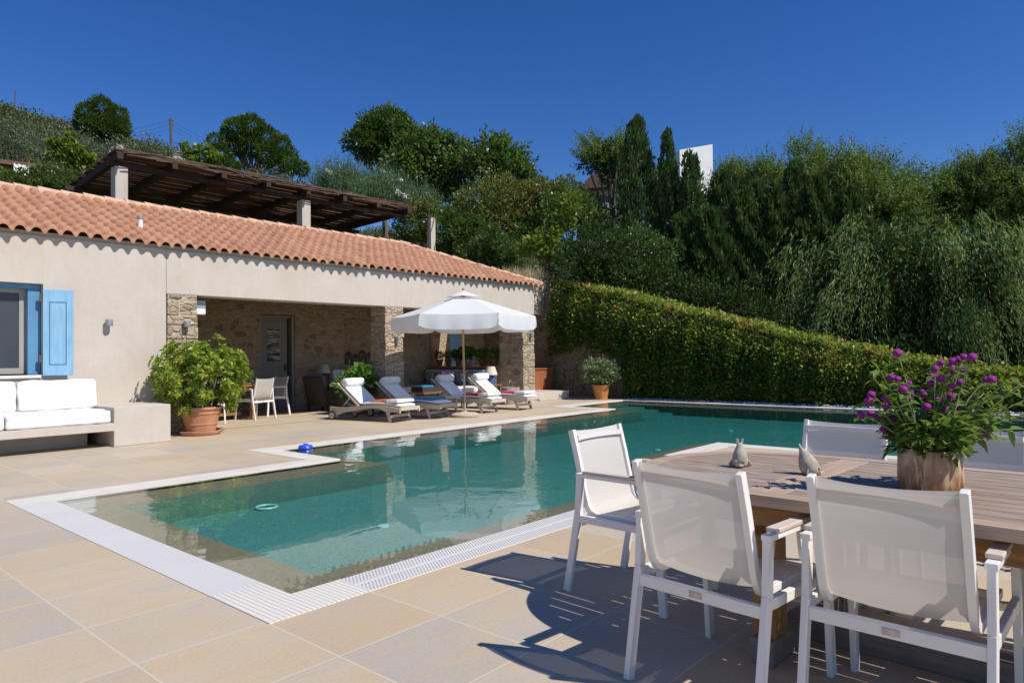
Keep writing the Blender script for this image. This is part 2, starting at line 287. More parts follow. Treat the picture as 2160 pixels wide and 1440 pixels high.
# ------------------------------------------------------------------ mesh helpers
class MB:
    def __init__(s): s.v = []; s.f = []
    def add(s, vs, fs):
        o = len(s.v); s.v += [tuple(v) for v in vs]; s.f += [tuple(i+o for i in f) for f in fs]; return s
    def box(s, x0, x1, y0, y1, z0, z1):
        return s.add([(x, y, z) for z in (z0, z1) for y in (y0, y1) for x in (x0, x1)],
                     [(0, 2, 3, 1), (4, 5, 7, 6), (0, 1, 5, 4), (2, 6, 7, 3), (0, 4, 6, 2), (1, 3, 7, 5)])
    def bar(s, a, b, w_, h, upv=(0, 0, 1), w2=None, h2=None):
        a = Vector(a); b = Vector(b); d = (b-a).normalized(); u = Vector(upv)
        if abs(d.dot(u)) > .98: u = Vector((1, 0, 0)) if abs(d.x) < .9 else Vector((0, 1, 0))
        sd_ = d.cross(u).normalized(); u = sd_.cross(d).normalized(); w2 = w2 or w_; h2 = h2 or h; vs = []
        for p_, ww, hh in ((a, w_, h), (b, w2, h2)):
            for sx, su in ((-1, -1), (1, -1), (1, 1), (-1, 1)): vs.append(p_+sd_*sx*ww/2+u*su*hh/2)
        return s.add(vs, [(0, 1, 2, 3), (7, 6, 5, 4), (0, 4, 5, 1), (1, 5, 6, 2), (2, 6, 7, 3), (3, 7, 4, 0)])
    def tube(s, pts, r, n=8, cap=True):
        pts = [Vector(p_) for p_ in pts]; rs = r if isinstance(r, (list, tuple)) else [r]*len(pts); vs = []; fs = []
        for i, p_ in enumerate(pts):
            d = (pts[min(i+1, len(pts)-1)]-pts[max(i-1, 0)]).normalized()
            u = Vector((0, 0, 1)) if abs(d.z) < .95 else Vector((1, 0, 0)); a = d.cross(u).normalized(); b = a.cross(d)
            for k in range(n): t = 2*PI*k/n; vs.append(p_+(a*math.cos(t)+b*math.sin(t))*rs[i])
        for i in range(len(pts)-1):
            for k in range(n): fs.append((i*n+k, i*n+(k+1) % n, (i+1)*n+(k+1) % n, (i+1)*n+k))
        if cap: fs.append(tuple(range(n-1, -1, -1))); fs.append(tuple(range((len(pts)-1)*n, len(pts)*n)))
        return s.add(vs, fs)
    def lathe(s, prof, c=(0, 0, 0), n=24, sx=1, sy=1, wob=None):
        vs = []; fs = []
        for i, (r_, z) in enumerate(prof):
            for k in range(n):
                t = 2*PI*k/n; q = 1+(wob(t, z) if wob else 0)
                vs.append((c[0]+r_*q*math.cos(t)*sx, c[1]+r_*q*math.sin(t)*sy, c[2]+z))
        for i in range(len(prof)-1):
            for k in range(n): fs.append((i*n+k, i*n+(k+1) % n, (i+1)*n+(k+1) % n, (i+1)*n+k))
        fs.append(tuple(range(n-1, -1, -1))); fs.append(tuple(range((len(prof)-1)*n, len(prof)*n)))
        return s.add(vs, fs)
    def sphere(s, c, rx, ry=None, rz=None, n=12, m_=8):
        ry = ry or rx; rz = rz or rx
        prof = [(math.sin(PI*i/m_), -math.cos(PI*i/m_)) for i in range(m_+1)]
        vs = []; fs = []
        for r_, z in prof:
            r_ = max(r_, .01)
            for k in range(n): t = 2*PI*k/n; vs.append((c[0]+rx*r_*math.cos(t), c[1]+ry*r_*math.sin(t), c[2]+rz*z))
        for i in range(m_):
            for k in range(n): fs.append((i*n+k, i*n+(k+1) % n, (i+1)*n+(k+1) % n, (i+1)*n+k))
        return s.add(vs, fs)
    def prism(s, poly, z0, z1):
        n = len(poly)
        return s.add([(x, y, z0) for x, y in poly]+[(x, y, z1) for x, y in poly],
                     [tuple(range(n-1, -1, -1)), tuple(range(n, 2*n))]+[(i, (i+1) % n, n+(i+1) % n, n+i) for i in range(n)])
    def build(s, name, mt, parent=None, smooth=40, bevel=0, seg=2, sub=0):
        me = bpy.data.meshes.new(name); me.from_pydata(s.v, [], s.f); me.update()
        me.materials.append(mt if not isinstance(mt, str) else M[mt])
        if smooth:
            me.polygons.foreach_set('use_smooth', [True]*len(me.polygons)); me.set_sharp_from_angle(angle=R(smooth))
        o = bpy.data.objects.new(name, me); col.objects.link(o)
        if parent is not None: o.parent = parent
        if bevel:
            b = o.modifiers.new('bevel', 'BEVEL'); b.width = bevel; b.segments = seg; b.limit_method = 'ANGLE'; b.angle_limit = R(50)
        if sub: q = o.modifiers.new('sub', 'SUBSURF'); q.levels = sub; q.render_levels = sub
        return o
def tag(o, label=None, cat=None, group=None, kind=None):
    if label: o['label'] = label
    if cat: o['category'] = cat
    if group: o['group'] = group
    if kind: o['kind'] = kind
    return o
def thing(name, label, cat, loc=(0, 0, 0), rz=0, group=None):
    o = bpy.data.objects.new(name, None); col.objects.link(o); o.location = loc; o.rotation_euler = (0, 0, rz); o.empty_display_size = .1
    return tag(o, label, cat, group)
def dup(root, loc, rz, label, group=None):
    def cp(o, par):
        c = o.copy(); col.objects.link(c); c.parent = par
        for ch in list(o.children): cp(ch, c)
        return c
    r_ = cp(root, None); r_.location = loc; r_.rotation_euler = (0, 0, rz); r_['label'] = label
    if group: r_['group'] = group
    return r_
def structure(name, mb, mt, **k): return tag(mb.build(name, mt, **k), kind='structure')

# quads from numpy arrays (M,4,3)
def quads(name, Q, mt, parent=None):
    n = len(Q); me = bpy.data.meshes.new(name)
    me.vertices.add(n*4); me.vertices.foreach_set('co', np.ascontiguousarray(Q, dtype=np.float32).ravel())
    me.loops.add(n*4); me.loops.foreach_set('vertex_index', np.arange(n*4, dtype=np.int32))
    me.polygons.add(n); me.polygons.foreach_set('loop_start', np.arange(0, n*4, 4, dtype=np.int32))
    me.update(calc_edges=True); me.materials.append(M[mt] if isinstance(mt, str) else mt)
    o = bpy.data.objects.new(name, me); col.objects.link(o)
    if parent is not None: o.parent = parent
    return o
rng = np.random.default_rng(7)
def unit(a): return a/np.maximum(np.linalg.norm(a, axis=-1, keepdims=True), 1e-6)
def rdir(n): return unit(rng.normal(size=(n, 3)))
def leafquads(C, D, L, W):
    n = len(C); S = unit(np.cross(D, rdir(n))); L = np.broadcast_to(L, (n,))[:, None]; W = np.broadcast_to(W, (n,))[:, None]
    T = C+D*L; Mi = C+D*L*.45; N_ = np.cross(D, S)
    return np.stack([C, Mi+S*W/2+N_*W*.12, T, Mi-S*W/2+N_*W*.12], axis=1)
def cloud(clumps, dens, L, W, out=.8, rnd=.7, upv=.1, shell=.55, squash=.9, lump=.22):
    Q = []
    for (c, r_) in clumps:
        c = np.array(c, float); n = max(20, int(dens*r_*r_*4*PI))
        d = rdir(n); ph = rng.uniform(0, 6.28, 3); k = 3.1
        q = 1+lump*np.sin(k*d[:, 0]*1.7+ph[0])*np.sin(k*d[:, 1]*1.7+ph[1])+lump*.8*np.sin(9*d[:, 2]+ph[2]+4*d[:, 0])
        rad = r_*q*(shell+(1-shell)*rng.random(n)**.6)
        p_ = c+d*rad[:, None]*np.array([1, 1, squash])
        D = unit(d*out+rdir(n)*rnd+np.array([0, 0, upv])); s_ = rng.uniform(.65, 1.3, n)
        Q.append(leafquads(p_, D, L*s_, W*s_))
    return np.concatenate(Q)
def fronds(B, D, length, droop, K, L, W, spread=.8, jit=.02, fwd=.5):
    """curved sprays with leaflets on both sides; B bases (M,3), D unit directions"""
    Mn = len(B); t = (np.arange(K)+.5)/K; ln = np.broadcast_to(length, (Mn,))[:, None, None]
    dz = np.array([0, 0, -1.0]); T = t[None, :, None]
    p_ = B[:, None, :]+D[:, None, :]*ln*T+dz*droop*ln*T**2
    tan = unit(D[:, None, :]+dz*2*droop*T)
    side = unit(np.cross(tan, rdir(Mn)[:, None, :]+0*tan)); sg = np.where(np.arange(K) % 2 == 0, 1, -1)[None, :, None]
    dl = unit(tan*fwd+side*sg*spread+rng.normal(size=(Mn, K, 3))*.25)
    sc = (1-.5*t)[None, :]*rng.uniform(.7, 1.2, (Mn, K))
    p_ = p_+rng.normal(size=p_.shape)*jit
    return leafquads(p_.reshape(-1, 3), dl.reshape(-1, 3), (L*sc).ravel(), (W*sc).ravel())
# ================================================================== deck, pool
ZD = 0.0
deck = MB()
for (x0, x1, y0, y1) in ((-14, 1.8, -14, 17.2), (1.8, 5.0, 7.86, 17.2), (5.0, 13.86, 9.38, 17.2), (13.86, 17.15, 10.85, 17.2),
                         (1.8, 8.3, -14, 3.167), (8.3, 9.3, -14, 4.12)):
    deck.box(x0, x1, y0, y1, -.12, 0)
structure('paved_deck', deck, 'deck', smooth=0)
# joint channel in front of the portico
ch = MB().box(5.9, 15.1, 12.545, 12.575, 0, .002); structure('drain_slot', ch, 'black', smooth=0)
POOL = [(2.1, 3.467), (8.0, 3.467), (8.0, 4.42), (9.6, 4.42), (9.6, -6), (16.85, -6), (16.85, 10.55), (14.16, 10.55), (14.16, 9.08), (5.3, 9.08), (5.3, 7.56), (2.1, 7.56)]
def offset(poly, d):                                    # d > 0 grows (ccw polygon)
    out = []; n = len(poly)
    for i in range(n):
        a, b, c = Vector(poly[i-1]), Vector(poly[i]), Vector(poly[(i+1) % n]); e1 = (b-a).normalized(); e2 = (c-b).normalized()
        n1 = Vector((e1.y, -e1.x)); n2 = Vector((e2.y, -e2.x)); q = b+(n1+n2)*d if abs(e1.dot(e2)) < .5 else b+n1*d
        out.append((q.x, q.y))
    return out
cop = MB(); zc = .004
for (x0, x1, y0, y1) in ((1.8, 5.3, 7.56, 7.86), (5.0, 5.3, 7.86, 9.38), (5.3, 14.16, 9.08, 9.38), (13.86, 14.16, 9.38, 10.85), (14.16, 17.15, 10.55, 10.85),
                         (16.85, 17.15, -6, 10.55), (8.0, 8.3, 3.467, 4.42), (8.3, 9.6, 4.12, 4.42), (9.3, 9.6, -6, 4.12)):
    cop.box(x0, x1, y0, y1, -.1, zc)
structure('pool_coping', cop, 'coping', smooth=0)
structure('pool_overflow_grating', MB().box(2.42, 8.0, 3.167, 3.467, -.1, zc).box(8.0, 8.3, 3.167, 3.467, -.1, zc), 'dots', smooth=0)
structure('pool_overflow_grating', MB().box(1.8, 2.1, 3.78, 7.56, -.1, zc), 'ribs', smooth=0)
cn = MB(); cn.prism([(1.8, 3.167), (2.1, 3.467), (2.1, 3.78), (1.8, 3.78)], -.1, zc); cn.prism([(1.8, 3.167), (2.42, 3.167), (2.42, 3.467), (2.1, 3.467)], -.1, zc+.001)
structure('pool_corner_tile', cn, 'cornerrib', smooth=0)
# basin
def ring(mb, a, za, b, zb):
    n = len(a); o = len(mb.v); mb.v += [(x, y, za) for x, y in a]+[(x, y, zb) for x, y in b]
    for i in range(n): mb.f.append((o+i, o+n+i, o+n+(i+1) % n, o+(i+1) % n))
FLOOR = -.30
bs = MB(); P1 = offset(POOL, -.42); P2 = offset(POOL, -.5)
ring(bs, POOL, -.02, POOL, -.05); ring(bs, POOL, -.05, P1, -.075); 
bw_ = MB(); ring(bw_, P1, -.076, P2, FLOOR-.01); structure('pool_wall', bw_, simple('shaded_wall_mosaic', (.05, .13, .11), .6, .35, 60), smooth=0)  # wall mosaic darkened to stand for weaker light under water
bs.v += [(x, y, FLOOR) for x, y in P2]; bs.f.append(tuple(range(len(bs.v)-len(P2), len(bs.v))))
for i, z in enumerate((-.12, -.18, -.24)): bs.box(14.62, 16.4, 9.6-.42*i, 10.12-.42*i+.06, FLOOR+.002, z)
structure('pool_basin', bs, 'basin', smooth=0)
wt = MB().prism(offset(POOL, .02), -.5, -.012); structure('pool_water', wt, 'water', smooth=0)

# pool fittings
def ringmesh(cx, cy, cz, r1, r2):
    mb = MB(); mb.tube([(cx+r1*math.cos(t), cy+r1*math.sin(t), cz) for t in [2*PI*k/28 for k in range(29)]], r2, 6, False); return mb
M['pale_aqua'] = simple('pale_aqua_plastic', (.55, .8, .78), .4, .05, 3)
M['float_blue'] = simple('blue_float_plastic', (.02, .10, .75), .3, .05, 3)
o = ringmesh(0, 0, 0, .105, .014).build('floating_ring', 'pale_aqua'); o.location = (3.9, 6.9, FLOOR+.016)
tag(o, 'pale aqua ring in the water near the left end of the pool', 'pool ring')
fl = thing('pool_float', 'round blue plastic chlorine float in the pool corner', 'pool float', (5.66, 8.92, -.02)); fl.scale = (.72, .72, .8)
MB().lathe([(.02, .0), (.13, .0), (.15, .03), (.13, .07), (.06, .08), (.01, .08)], n=18).build('float_body', 'float_blue', fl)
MB().lathe([(.02, .08), (.05, .08), (.045, .1), (.01, .1)], n=14).build('cap', 'float_blue', fl)
inl = [(808, 1109, 'nearest to the perforated grate'), (783, 980, 'below the pool step corner'), (1303, 874, 'beside the far inner corner'), (1392, 838, 'at the far end steps'), (1541, 909, 'out in the middle of the far basin'), (1387, 949, 'left of the sling chair at the table end'), (1455, 869, 'close to the far white edge')]
for (px, py, s_) in inl:
    d_ = P(px, py, 1)-CAM; t_ = (FLOOR+.005-CAM.z)/d_.z; p_ = CAM+d_*t_
    if not (2.9 < p_.x < 16.2): continue
    o = MB().lathe([(.055, 0), (.055, .01), (.03, .018), (.01, .018)], n=16).build('floor_inlet', 'pale_aqua'); o.location = (p_.x, min(p_.y, 8.9 if p_.x < 14 else 9), FLOOR+.002)
    tag(o, 'small pale inlet on the pool floor, ' + s_, 'pool inlet', 'inlets on the pool floor')

# ================================================================== terrain
def terr(x, y):
    r_ = math.hypot(x, y); az = math.degrees(math.atan2(y, x))
    t = np.interp(az, [-90, -20, 5, 25, 41, 55, 62, 67, 77, 95, 130, 180], [-.1, 0, .075, .10, .135, .14, .18, .235, .262, .262, .17, -.05])
    s_ = min(1, max(0, (r_-26)/80)); s_ = s_*s_*(3-2*s_); h = min(r_, 125)*t*s_
    if r_ > 240: h -= (r_-240)*.05
    if y > 17.6: b = 3.25
    elif x > 17.9: b = np.interp(y, [-10, 2.75, 5.67, 11.8, 14, 17.6], [.2, .7, 1.35, 2.9, 3.25, 3.25])+max(0, min(x-18, 12))*.03
    else: b = -3.0
    if x < -14 or y < -14.2: b = -3-0.12*max(0, -x-14, -y-14)
    h += .6*math.sin(x*.11+1)*math.sin(y*.09)*min(1, r_/80)
    return b+max(h, -8)
xs = np.concatenate([np.arange(-900, -60, 60), np.arange(-60, 17.5, 5), [17.55, 17.92, 17.95], np.arange(20, 70, 2.5), np.arange(70, 300, 6), np.arange(300, 1500, 90)])
ys = np.concatenate([np.arange(-900, -40, 60), np.arange(-40, 16, 4), [17.3, 17.58, 17.62], np.arange(20, 80, 2.5), np.arange(80, 320, 6), np.arange(320, 1500, 90)])
tm = MB()
for y in ys:
    for x in xs: tm.v.append((float(x), float(y), float(terr(x, y))))
nx = len(xs)
for j in range(len(ys)-1):
    for i in range(nx-1): tm.f.append((j*nx+i, j*nx+i+1, (j+1)*nx+i+1, (j+1)*nx+i))
def hillmat():
    k = NB('scrub_hillside'); tc = k.n('TexCoord').outputs['Object']; n1 = k.noise(tc, .05, 5, .6); n2 = k.noise(tc, .6, 5, .7)
    c = k.ramp(n1, [(.3, (.035, .055, .02)), (.55, (.085, .085, .03)), (.75, (.15, .115, .05))])
    c = k.mix(.55, c, k.ramp(n2, [(.35, (.02, .035, .012)), (.65, (.13, .12, .05))]))
    k.p(Base_Color=c, Roughness=1, Specular_IOR_Level=.1); k.bump(n2, .8, .5); return k.m
M['hill'] = hillmat()
structure('hillside', tm, 'hill', smooth=60)

# gravel strip between pool and wall
gq = MB(); random.seed(3); structure('gravel_bed', MB().box(17.15, 17.62, -6, 17.2, -.2, .012), 'pebble', smooth=0)
pb = MB()
for i in range(1500):
    y = random.uniform(1, 10.6); x = random.uniform(17.17, 17.5); s_ = random.uniform(.015, .05)
    pb.sphere((x, y, .012+s_*.4), s_, s_*random.uniform(.7, 1.2), s_*.6, 6, 4)
tag(pb.build('pebbles', 'pebble'), 'grey pebbles filling the strip under the hedge', 'pebbles', kind='stuff')

# retaining wall with clipped climbing hedge
HY = [17.2, 14.06, 11.84, 8.09, 5.67, 4.12, 2.75, 0, -6]; HZ = [3.75, 3.66, 3.2, 2.16, 1.53, 1.12, .85, .45, .4]
def htop(y): return float(np.interp(y, HY[::-1], HZ[::-1]))
rw = MB(); yy = np.linspace(-6, 17.2, 24); n = len(yy)
for y in yy: rw.v += [(17.62, y, -.3), (17.62, y, htop(y)-.3), (17.98, y, htop(y)-.3), (17.98, y, -.3)]
for i in range(n-1):
    a = 4*i
    for k in range(4): rw.f.append((a+k, a+4+k, a+4+(k+1) % 4, a+(k+1) % 4))
rw.f += [(0, 1, 2, 3), tuple(4*(n-1)+k for k in (3, 2, 1, 0))]
tag(rw.build('retaining_wall', 'stone2', smooth=0), 'rubble stone retaining wall half hidden under the clipped hedge', 'wall')
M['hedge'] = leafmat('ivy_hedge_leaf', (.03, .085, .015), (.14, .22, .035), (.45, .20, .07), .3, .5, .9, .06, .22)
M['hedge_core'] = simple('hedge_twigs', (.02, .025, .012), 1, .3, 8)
hb = thing('clipped_hedge', 'long clipped creeper hedge with reddish tips sloping down behind the pool', 'hedge', (0, 0, 0))
def hedge_pts(n):  # noqa
    y = rng.uniform(-5, 13.6, n); y = np.where(rng.random(n) < .85, rng.uniform(1.2, 13.6, n), y)
    zt = np.interp(y, HY[::-1], HZ[::-1]); u = rng.random(n)
    bulge = .10*np.sin(y*2.3+1)+.07*np.sin(y*5.1)+.05*np.sin(y*11)
    # profile: vertical front, rounded sloping shoulder, top
    hsh = np.minimum(.9, zt*.4); zf = u*zt; front = zf < (zt-hsh)
    k = np.clip((zf-(zt-hsh))/hsh, 0, 1)
    x = np.where(front, 17.42, 17.42+.55*k**1.6); z = np.where(front, zf, zt-hsh+hsh*np.sin(k*PI/2))
    top = rng.random(n) < .22; x = np.where(top, rng.uniform(17.6, 18.9, n), x); z = np.where(top, zt+.03*np.sin(x*9), z)
    z = z+.025*np.sin(y*1.9)+.03*np.sin(y*4.7)*(z/zt)+np.where(top|(k > .6), np.abs(rng.normal(0, .07, n)), 0); x = x-bulge*.6+rng.normal(0, .05, n)
    # thin patch of bare stone near the left end
    keep = ~((y > 10.9) & (z < 1.55-.25*(np.abs(y-12.3))) & (rng.random(n) < .93) & (x < 17.8))
    return np.stack([x, y, z], 1)[keep], top[keep]
C_, top_ = hedge_pts(95000)
D_ = unit(np.stack([np.where(top_, -.1, -.75), np.zeros(len(C_)), np.where(top_, .9, .25)], 1)+rdir(len(C_))*.75)
s_ = rng.uniform(.7, 1.35, len(C_)); hv = np.interp(C_[:, 1], HY[::-1], HZ[::-1])-C_[:, 2]; lit_top = (hv < rng.uniform(.0, 1.0, len(C_))**1.2*(.55+.5*np.clip((17-C_[:, 1])/6, .4, 1.2)*0+.45))
Q_ = leafquads(C_, D_, .08*s_, .06*s_); quads('foliage', Q_[~lit_top], 'hedge', hb)
M['hedge_sunlit'] = leafmat('sunlit_hedge_leaf', (.14, .22, .03), (.46, .50, .10), (.62, .30, .12), .38, .5, .8, .16, .25)  # sunlight on the hedge top put into paler yellow leaves; reddish tips are natural
quads('sunlit_top_leaves', Q_[lit_top], 'hedge_sunlit', hb)
ns = 420; ysh = rng.uniform(1, 13.5, ns); Bs = np.stack([rng.uniform(17.5, 17.95, ns), ysh, np.interp(ysh, HY[::-1], HZ[::-1])-.03], 1)
quads('stray_shoots', fronds(Bs, unit(rdir(ns)*.5+np.array([-.15, 0, 1.0])), rng.uniform(.08, .26, ns), .25, 8, .06, .042, .8, .01, .5), 'hedge_sunlit', hb)
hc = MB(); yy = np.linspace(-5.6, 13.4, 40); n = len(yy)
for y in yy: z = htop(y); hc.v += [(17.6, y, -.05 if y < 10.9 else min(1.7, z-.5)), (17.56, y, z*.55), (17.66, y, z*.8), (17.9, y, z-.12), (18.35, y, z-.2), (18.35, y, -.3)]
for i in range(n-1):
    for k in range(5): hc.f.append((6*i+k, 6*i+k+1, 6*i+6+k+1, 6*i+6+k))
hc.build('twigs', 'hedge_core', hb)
# ================================================================== pool house
FY = 12.58; HX0 = -4.0; HX1 = 15.43; BY = 16.5; LZ = 2.455; WZ = 3.24
H = thing('pool_house', 'low pool house with terracotta roof, sandy render and a stone pillared portico', 'house')
wl = MB()                                               # rendered front wall, left of portico, with window opening x 1.6..3.36
wl.box(HX0, 1.9, FY, FY+.4, 0, WZ); wl.box(1.9, 3.37, FY, FY+.4, 0, 1.09); wl.box(1.9, 3.37, FY, FY+.4, 2.5, WZ); wl.box(3.37, 5.22, FY, FY+.4, 0, WZ)
wl.box(HX0, HX0+.4, FY+.4, 17.2, 0, WZ); wl.box(HX0, 5.2, 16.9, 17.3, 0, WZ)
wl.build('wall', 'plaster', H, smooth=0)
MB().box(5.226, HX1, FY-.002, FY+.42, LZ, WZ).build('lintel_beam', 'plaster', H, smooth=0, bevel=.012)
MB().box(5.5, 15.2, FY+.5, BY, 2.96, 3.05).build('ceiling', simple('dark_timber_ceiling', (.16, .12, .09), .8, .2, 4), H, smooth=0)
bw = MB()
bw.box(5.2, 9.16, BY, BY+.5, 0, 3.05); bw.box(9.16, 10.17, BY, BY+.5, 2.44, 3.05); bw.box(10.17, 11.73, BY, BY+.5, 0, 3.05)
bw.box(11.73, 13.6, BY, BY+.5, 0, 1.1); bw.box(11.73, 13.6, BY, BY+.5, 2.4, 3.05); bw.box(11.73, 13.6, BY+.38, BY+.5, 1.1, 2.4); bw.box(13.6, 15.3, BY, BY+.5, 0, 3.05)
bw.box(5.2, 5.5, FY+.5, BY, 0, 3.05)
bw.build('back_wall', 'stone', H, smooth=0)
sw = MB(); sw.box(14.95, 15.4, 13.02, 13.5, 0, 3.05); sw.box(14.95, 15.4, 13.5, 16.4, 0, .93); sw.box(14.95, 15.4, 16.4, 16.5, 0, 3.05); sw.box(14.95, 15.4, 13.5, 16.4, 2.3, 3.05)
sw.build('side_wall', 'stone', H, smooth=0)
MB().box(14.75, 15.45, 13.45, 16.45, .93, 1.0).build('ledge', simple('red_stone_ledge', (.3, .16, .1), .7, .2, 5), H, smooth=0, bevel=.008)
# stone pillars: irregular dressed blocks in courses
random.seed(11)
def pillar(x0, x1, y0, y1, z1, nm):
    mb = MB(); z = 0
    while z < z1-.02:
        h = min(random.uniform(.16, .30), z1-z); h = z1-z if z1-z-h < .1 else h
        cut = random.uniform(.35, .65); xs_ = [x0, x0+(x1-x0)*cut, x1] if random.random() < .75 else [x0, x1]
        for a, b in zip(xs_[:-1], xs_[1:]):
            j = lambda: random.uniform(-.012, .012)
            mb.box(a+.006+(j() if a == x0 else 0), b-.006+(j() if b == x1 else 0), y0+j(), y1+j(), z+.006, z+h-.006)
        z += h
    o = mb.build(nm, 'rubblelite', H, smooth=0, bevel=.02, seg=2)
    MB().box(x0+.018, x1-.018, y0+.018, y1-.018, 0, z1-.003).build('mortar_core', simple('pillar_mortar', (.50, .42, .32), .95, .15, 12, .3), H, smooth=0)
def blockmat():
    k = NB('pillar_block_stone'); g = k.n('NewGeometry').outputs['Random Per Island']; v = k.co(); n_ = k.noise(v, 9, 6, .68); n2 = k.noise(v, 3, 3)
    c = k.ramp(g, [(0, (.50, .38, .245)), (.3, (.56, .45, .31)), (.6, (.42, .32, .2)), (.8, (.52, .36, .25)), (1, (.60, .50, .37))])
    c = k.mix(k.math('MULTIPLY', k.ramp(n_, [(.35, 1.0), (.55, 0.0)]), .55), c, (.24, .17, .10, 1)); c = k.mix(k.math('MULTIPLY', n2, .35), c, (.62, .53, .41, 1))
    k.p(Base_Color=c, Roughness=.92, Specular_IOR_Level=.2); k.bump(n_, 1.0, .035); return k.m
M['rubblelite'] = stonemat('pillar_rubble_stone', (.60, .47, .32), (.46, .35, .23), (.56, .42, .30), (.62, .53, .41), 5.2, (1, 1, 1.5), .04, 1.0)
pillar(5.24, 5.78, FY-.01, FY+.45, LZ, 'stone_pillar'); pillar(10.05, 10.6, FY-.01, FY+.55, LZ, 'stone_pillar'); pillar(14.9, HX1-.01, FY-.01, FY+.45, LZ, 'stone_pillar')
# roof: barrel tile courses on the front slope, clipped by the hip
RS = (4.47-3.29)/(15.25-12.43); PT = .212; CR = .283; ry0 = 12.43; RYT = 15.25; XH = 15.62
def wave(x):
    u = (x/PT) % 1.0
    return .066*math.sqrt(max(0, 1-(2*u/.64-1)**2)) if u < .64 else -.024*math.sin(PI*(u-.64)/.36)
rf = MB(); ncol = int((XH-HX0)/PT*10); xsr = [HX0+i*(PT/10) for i in range(ncol+2)]
random.seed(5); jz = {}
nc = int(round((RYT-ry0)/CR))
for c in range(nc):
    y0 = ry0+c*CR; y1 = y0+CR+.03; rows = []
    for (y, dz) in ((y0+.006, -.012), (y0, .034), (y0+.02, .056), ((y0+y1)/2, .02), (y1, .004)):
        row = []
        for x in xsr:
            xe = min(x, XH-(y-ry0)*1.02); key = (c, int(x//PT)); jj = jz.setdefault(key, (random.uniform(-.01, .01), random.uniform(-.02, .02)))
            yy_ = y+jj[1]*(1 if dz != .004 else 0)
            row.append((xe, yy_, 3.29+(yy_-ry0)*RS+wave(x)+dz+jj[0]))
        rows.append(row)
    o = len(rf.v); n = len(xsr)
    for r_ in rows: rf.v += r_
    for a in range(len(rows)-1):
        for i in range(n-1): rf.f.append((o+a*n+i, o+a*n+i+1, o+(a+1)*n+i+1, o+(a+1)*n+i))
roof = rf.build('roof', 'tile', H, smooth=50)
ub = MB(); xr = XH-(RYT-ry0)*1.02
ub.add([(HX0, FY+.05, 3.31), (XH-.2, FY+.05, 3.31), (xr, RYT, 4.43), (HX0, RYT, 4.43), (HX0, 17.6, 3.5), (XH-.03, 17.6, 3.5)], [(0, 1, 2, 3), (3, 2, 5, 4), (1, 5, 2)])
ub.build('roof_deck', 'tile', roof, smooth=0)
# ridge and hip caps, bedded in pale mortar
cap = MB()
def caps(a, b, st=.38, r_=.085):
    a = Vector(a); b = Vector(b); L_ = (b-a).length; n = int(L_/st); d = (b-a)/L_
    for i in range(n+1):
        p0 = a+d*st*i; p1 = p0+d*(st+.03); j = random.uniform(-.006, .006)
        cap.tube([p0+Vector((0, 0, j+.012)), p1+Vector((0, 0, j-.004))], [r_*1.06, r_*.9], 10)
caps((HX0, RYT, 4.49), (xr, RYT, 4.49)); caps((xr, RYT, 4.49), (XH, ry0+.03, 3.33))
cap.build('ridge_cap', 'capmortar', roof)
mb = MB(); mb.bar((HX0, RYT-.09, 4.445), (xr+.05, RYT-.09, 4.445), .14, .1); mb.bar((xr, RYT-.06, 4.43), (XH-.08, ry0+.03, 3.29), .16, .1)
mb.build('mortar_bed', 'capmortar', roof)
# eave plaster cove under tiles
MB().box(HX0, HX1, FY+.03, FY+.3, WZ, 3.31).build('eave_board', 'plaster', H, smooth=0)
# window with blue frame and open shutter
wn_ = MB()
for b_ in ((1.9, 3.365, FY+.1, FY+.28, 2.42, 2.498), (3.19, 3.365, FY+.1, FY+.28, 1.095, 2.42), (1.9, 2.05, FY+.1, FY+.28, 1.095, 2.42)): wn_.box(*b_)
win = wn_.build('window', 'blue_frame', H, smooth=0, bevel=.006)
MB().box(2.05, 3.19, FY+.22, FY+.26, 2.36, 2.42).box(3.11, 3.19, FY+.22, FY+.26, 1.11, 2.36).box(2.05, 3.11, FY+.22, FY+.26, 1.11, 1.20).build('sash', 'alu', win, smooth=0)
MB().box(2.05, 3.11, FY+.235, FY+.245, 1.2, 2.36).build('insect_screen', 'screen', win, smooth=0)
MB().box(1.85, 3.34, FY-.04, FY+.3, 1.04, 1.09).build('sill', 'coping', win, smooth=0, bevel=.008)
sh = thing('shutter', 'sky blue shutter', 'x'); del sh['category']; del sh['label']; sh.parent = H
sh.location = (3.37, FY-.005, 1.075); sh.rotation_euler = (0, 0, R(-24))
sm = MB().box(0, .40, -.045, 0, 0, 1.335).build('leaf_panel', 'blue', sh, smooth=0, bevel=.006)
M['blue_dark'] = simple('blue_groove', (.06, .16, .30), .5, .05, 2)
fr_ = MB()
for b_ in ((.085, .315, -.049, -.044, 1.135, 1.147), (.085, .315, -.049, -.044, .165, .177), (.085, .097, -.049, -.044, .177, 1.135), (.303, .315, -.049, -.044, .177, 1.135)): fr_.box(*b_)
fr_.build('panel_groove', 'blue_dark', sh, smooth=0)
for z in (.2, 1.15): MB().box(-.05, .01, -.03, .0, z, z+.12).build('hinge', 'rustiron', sh, smooth=0)
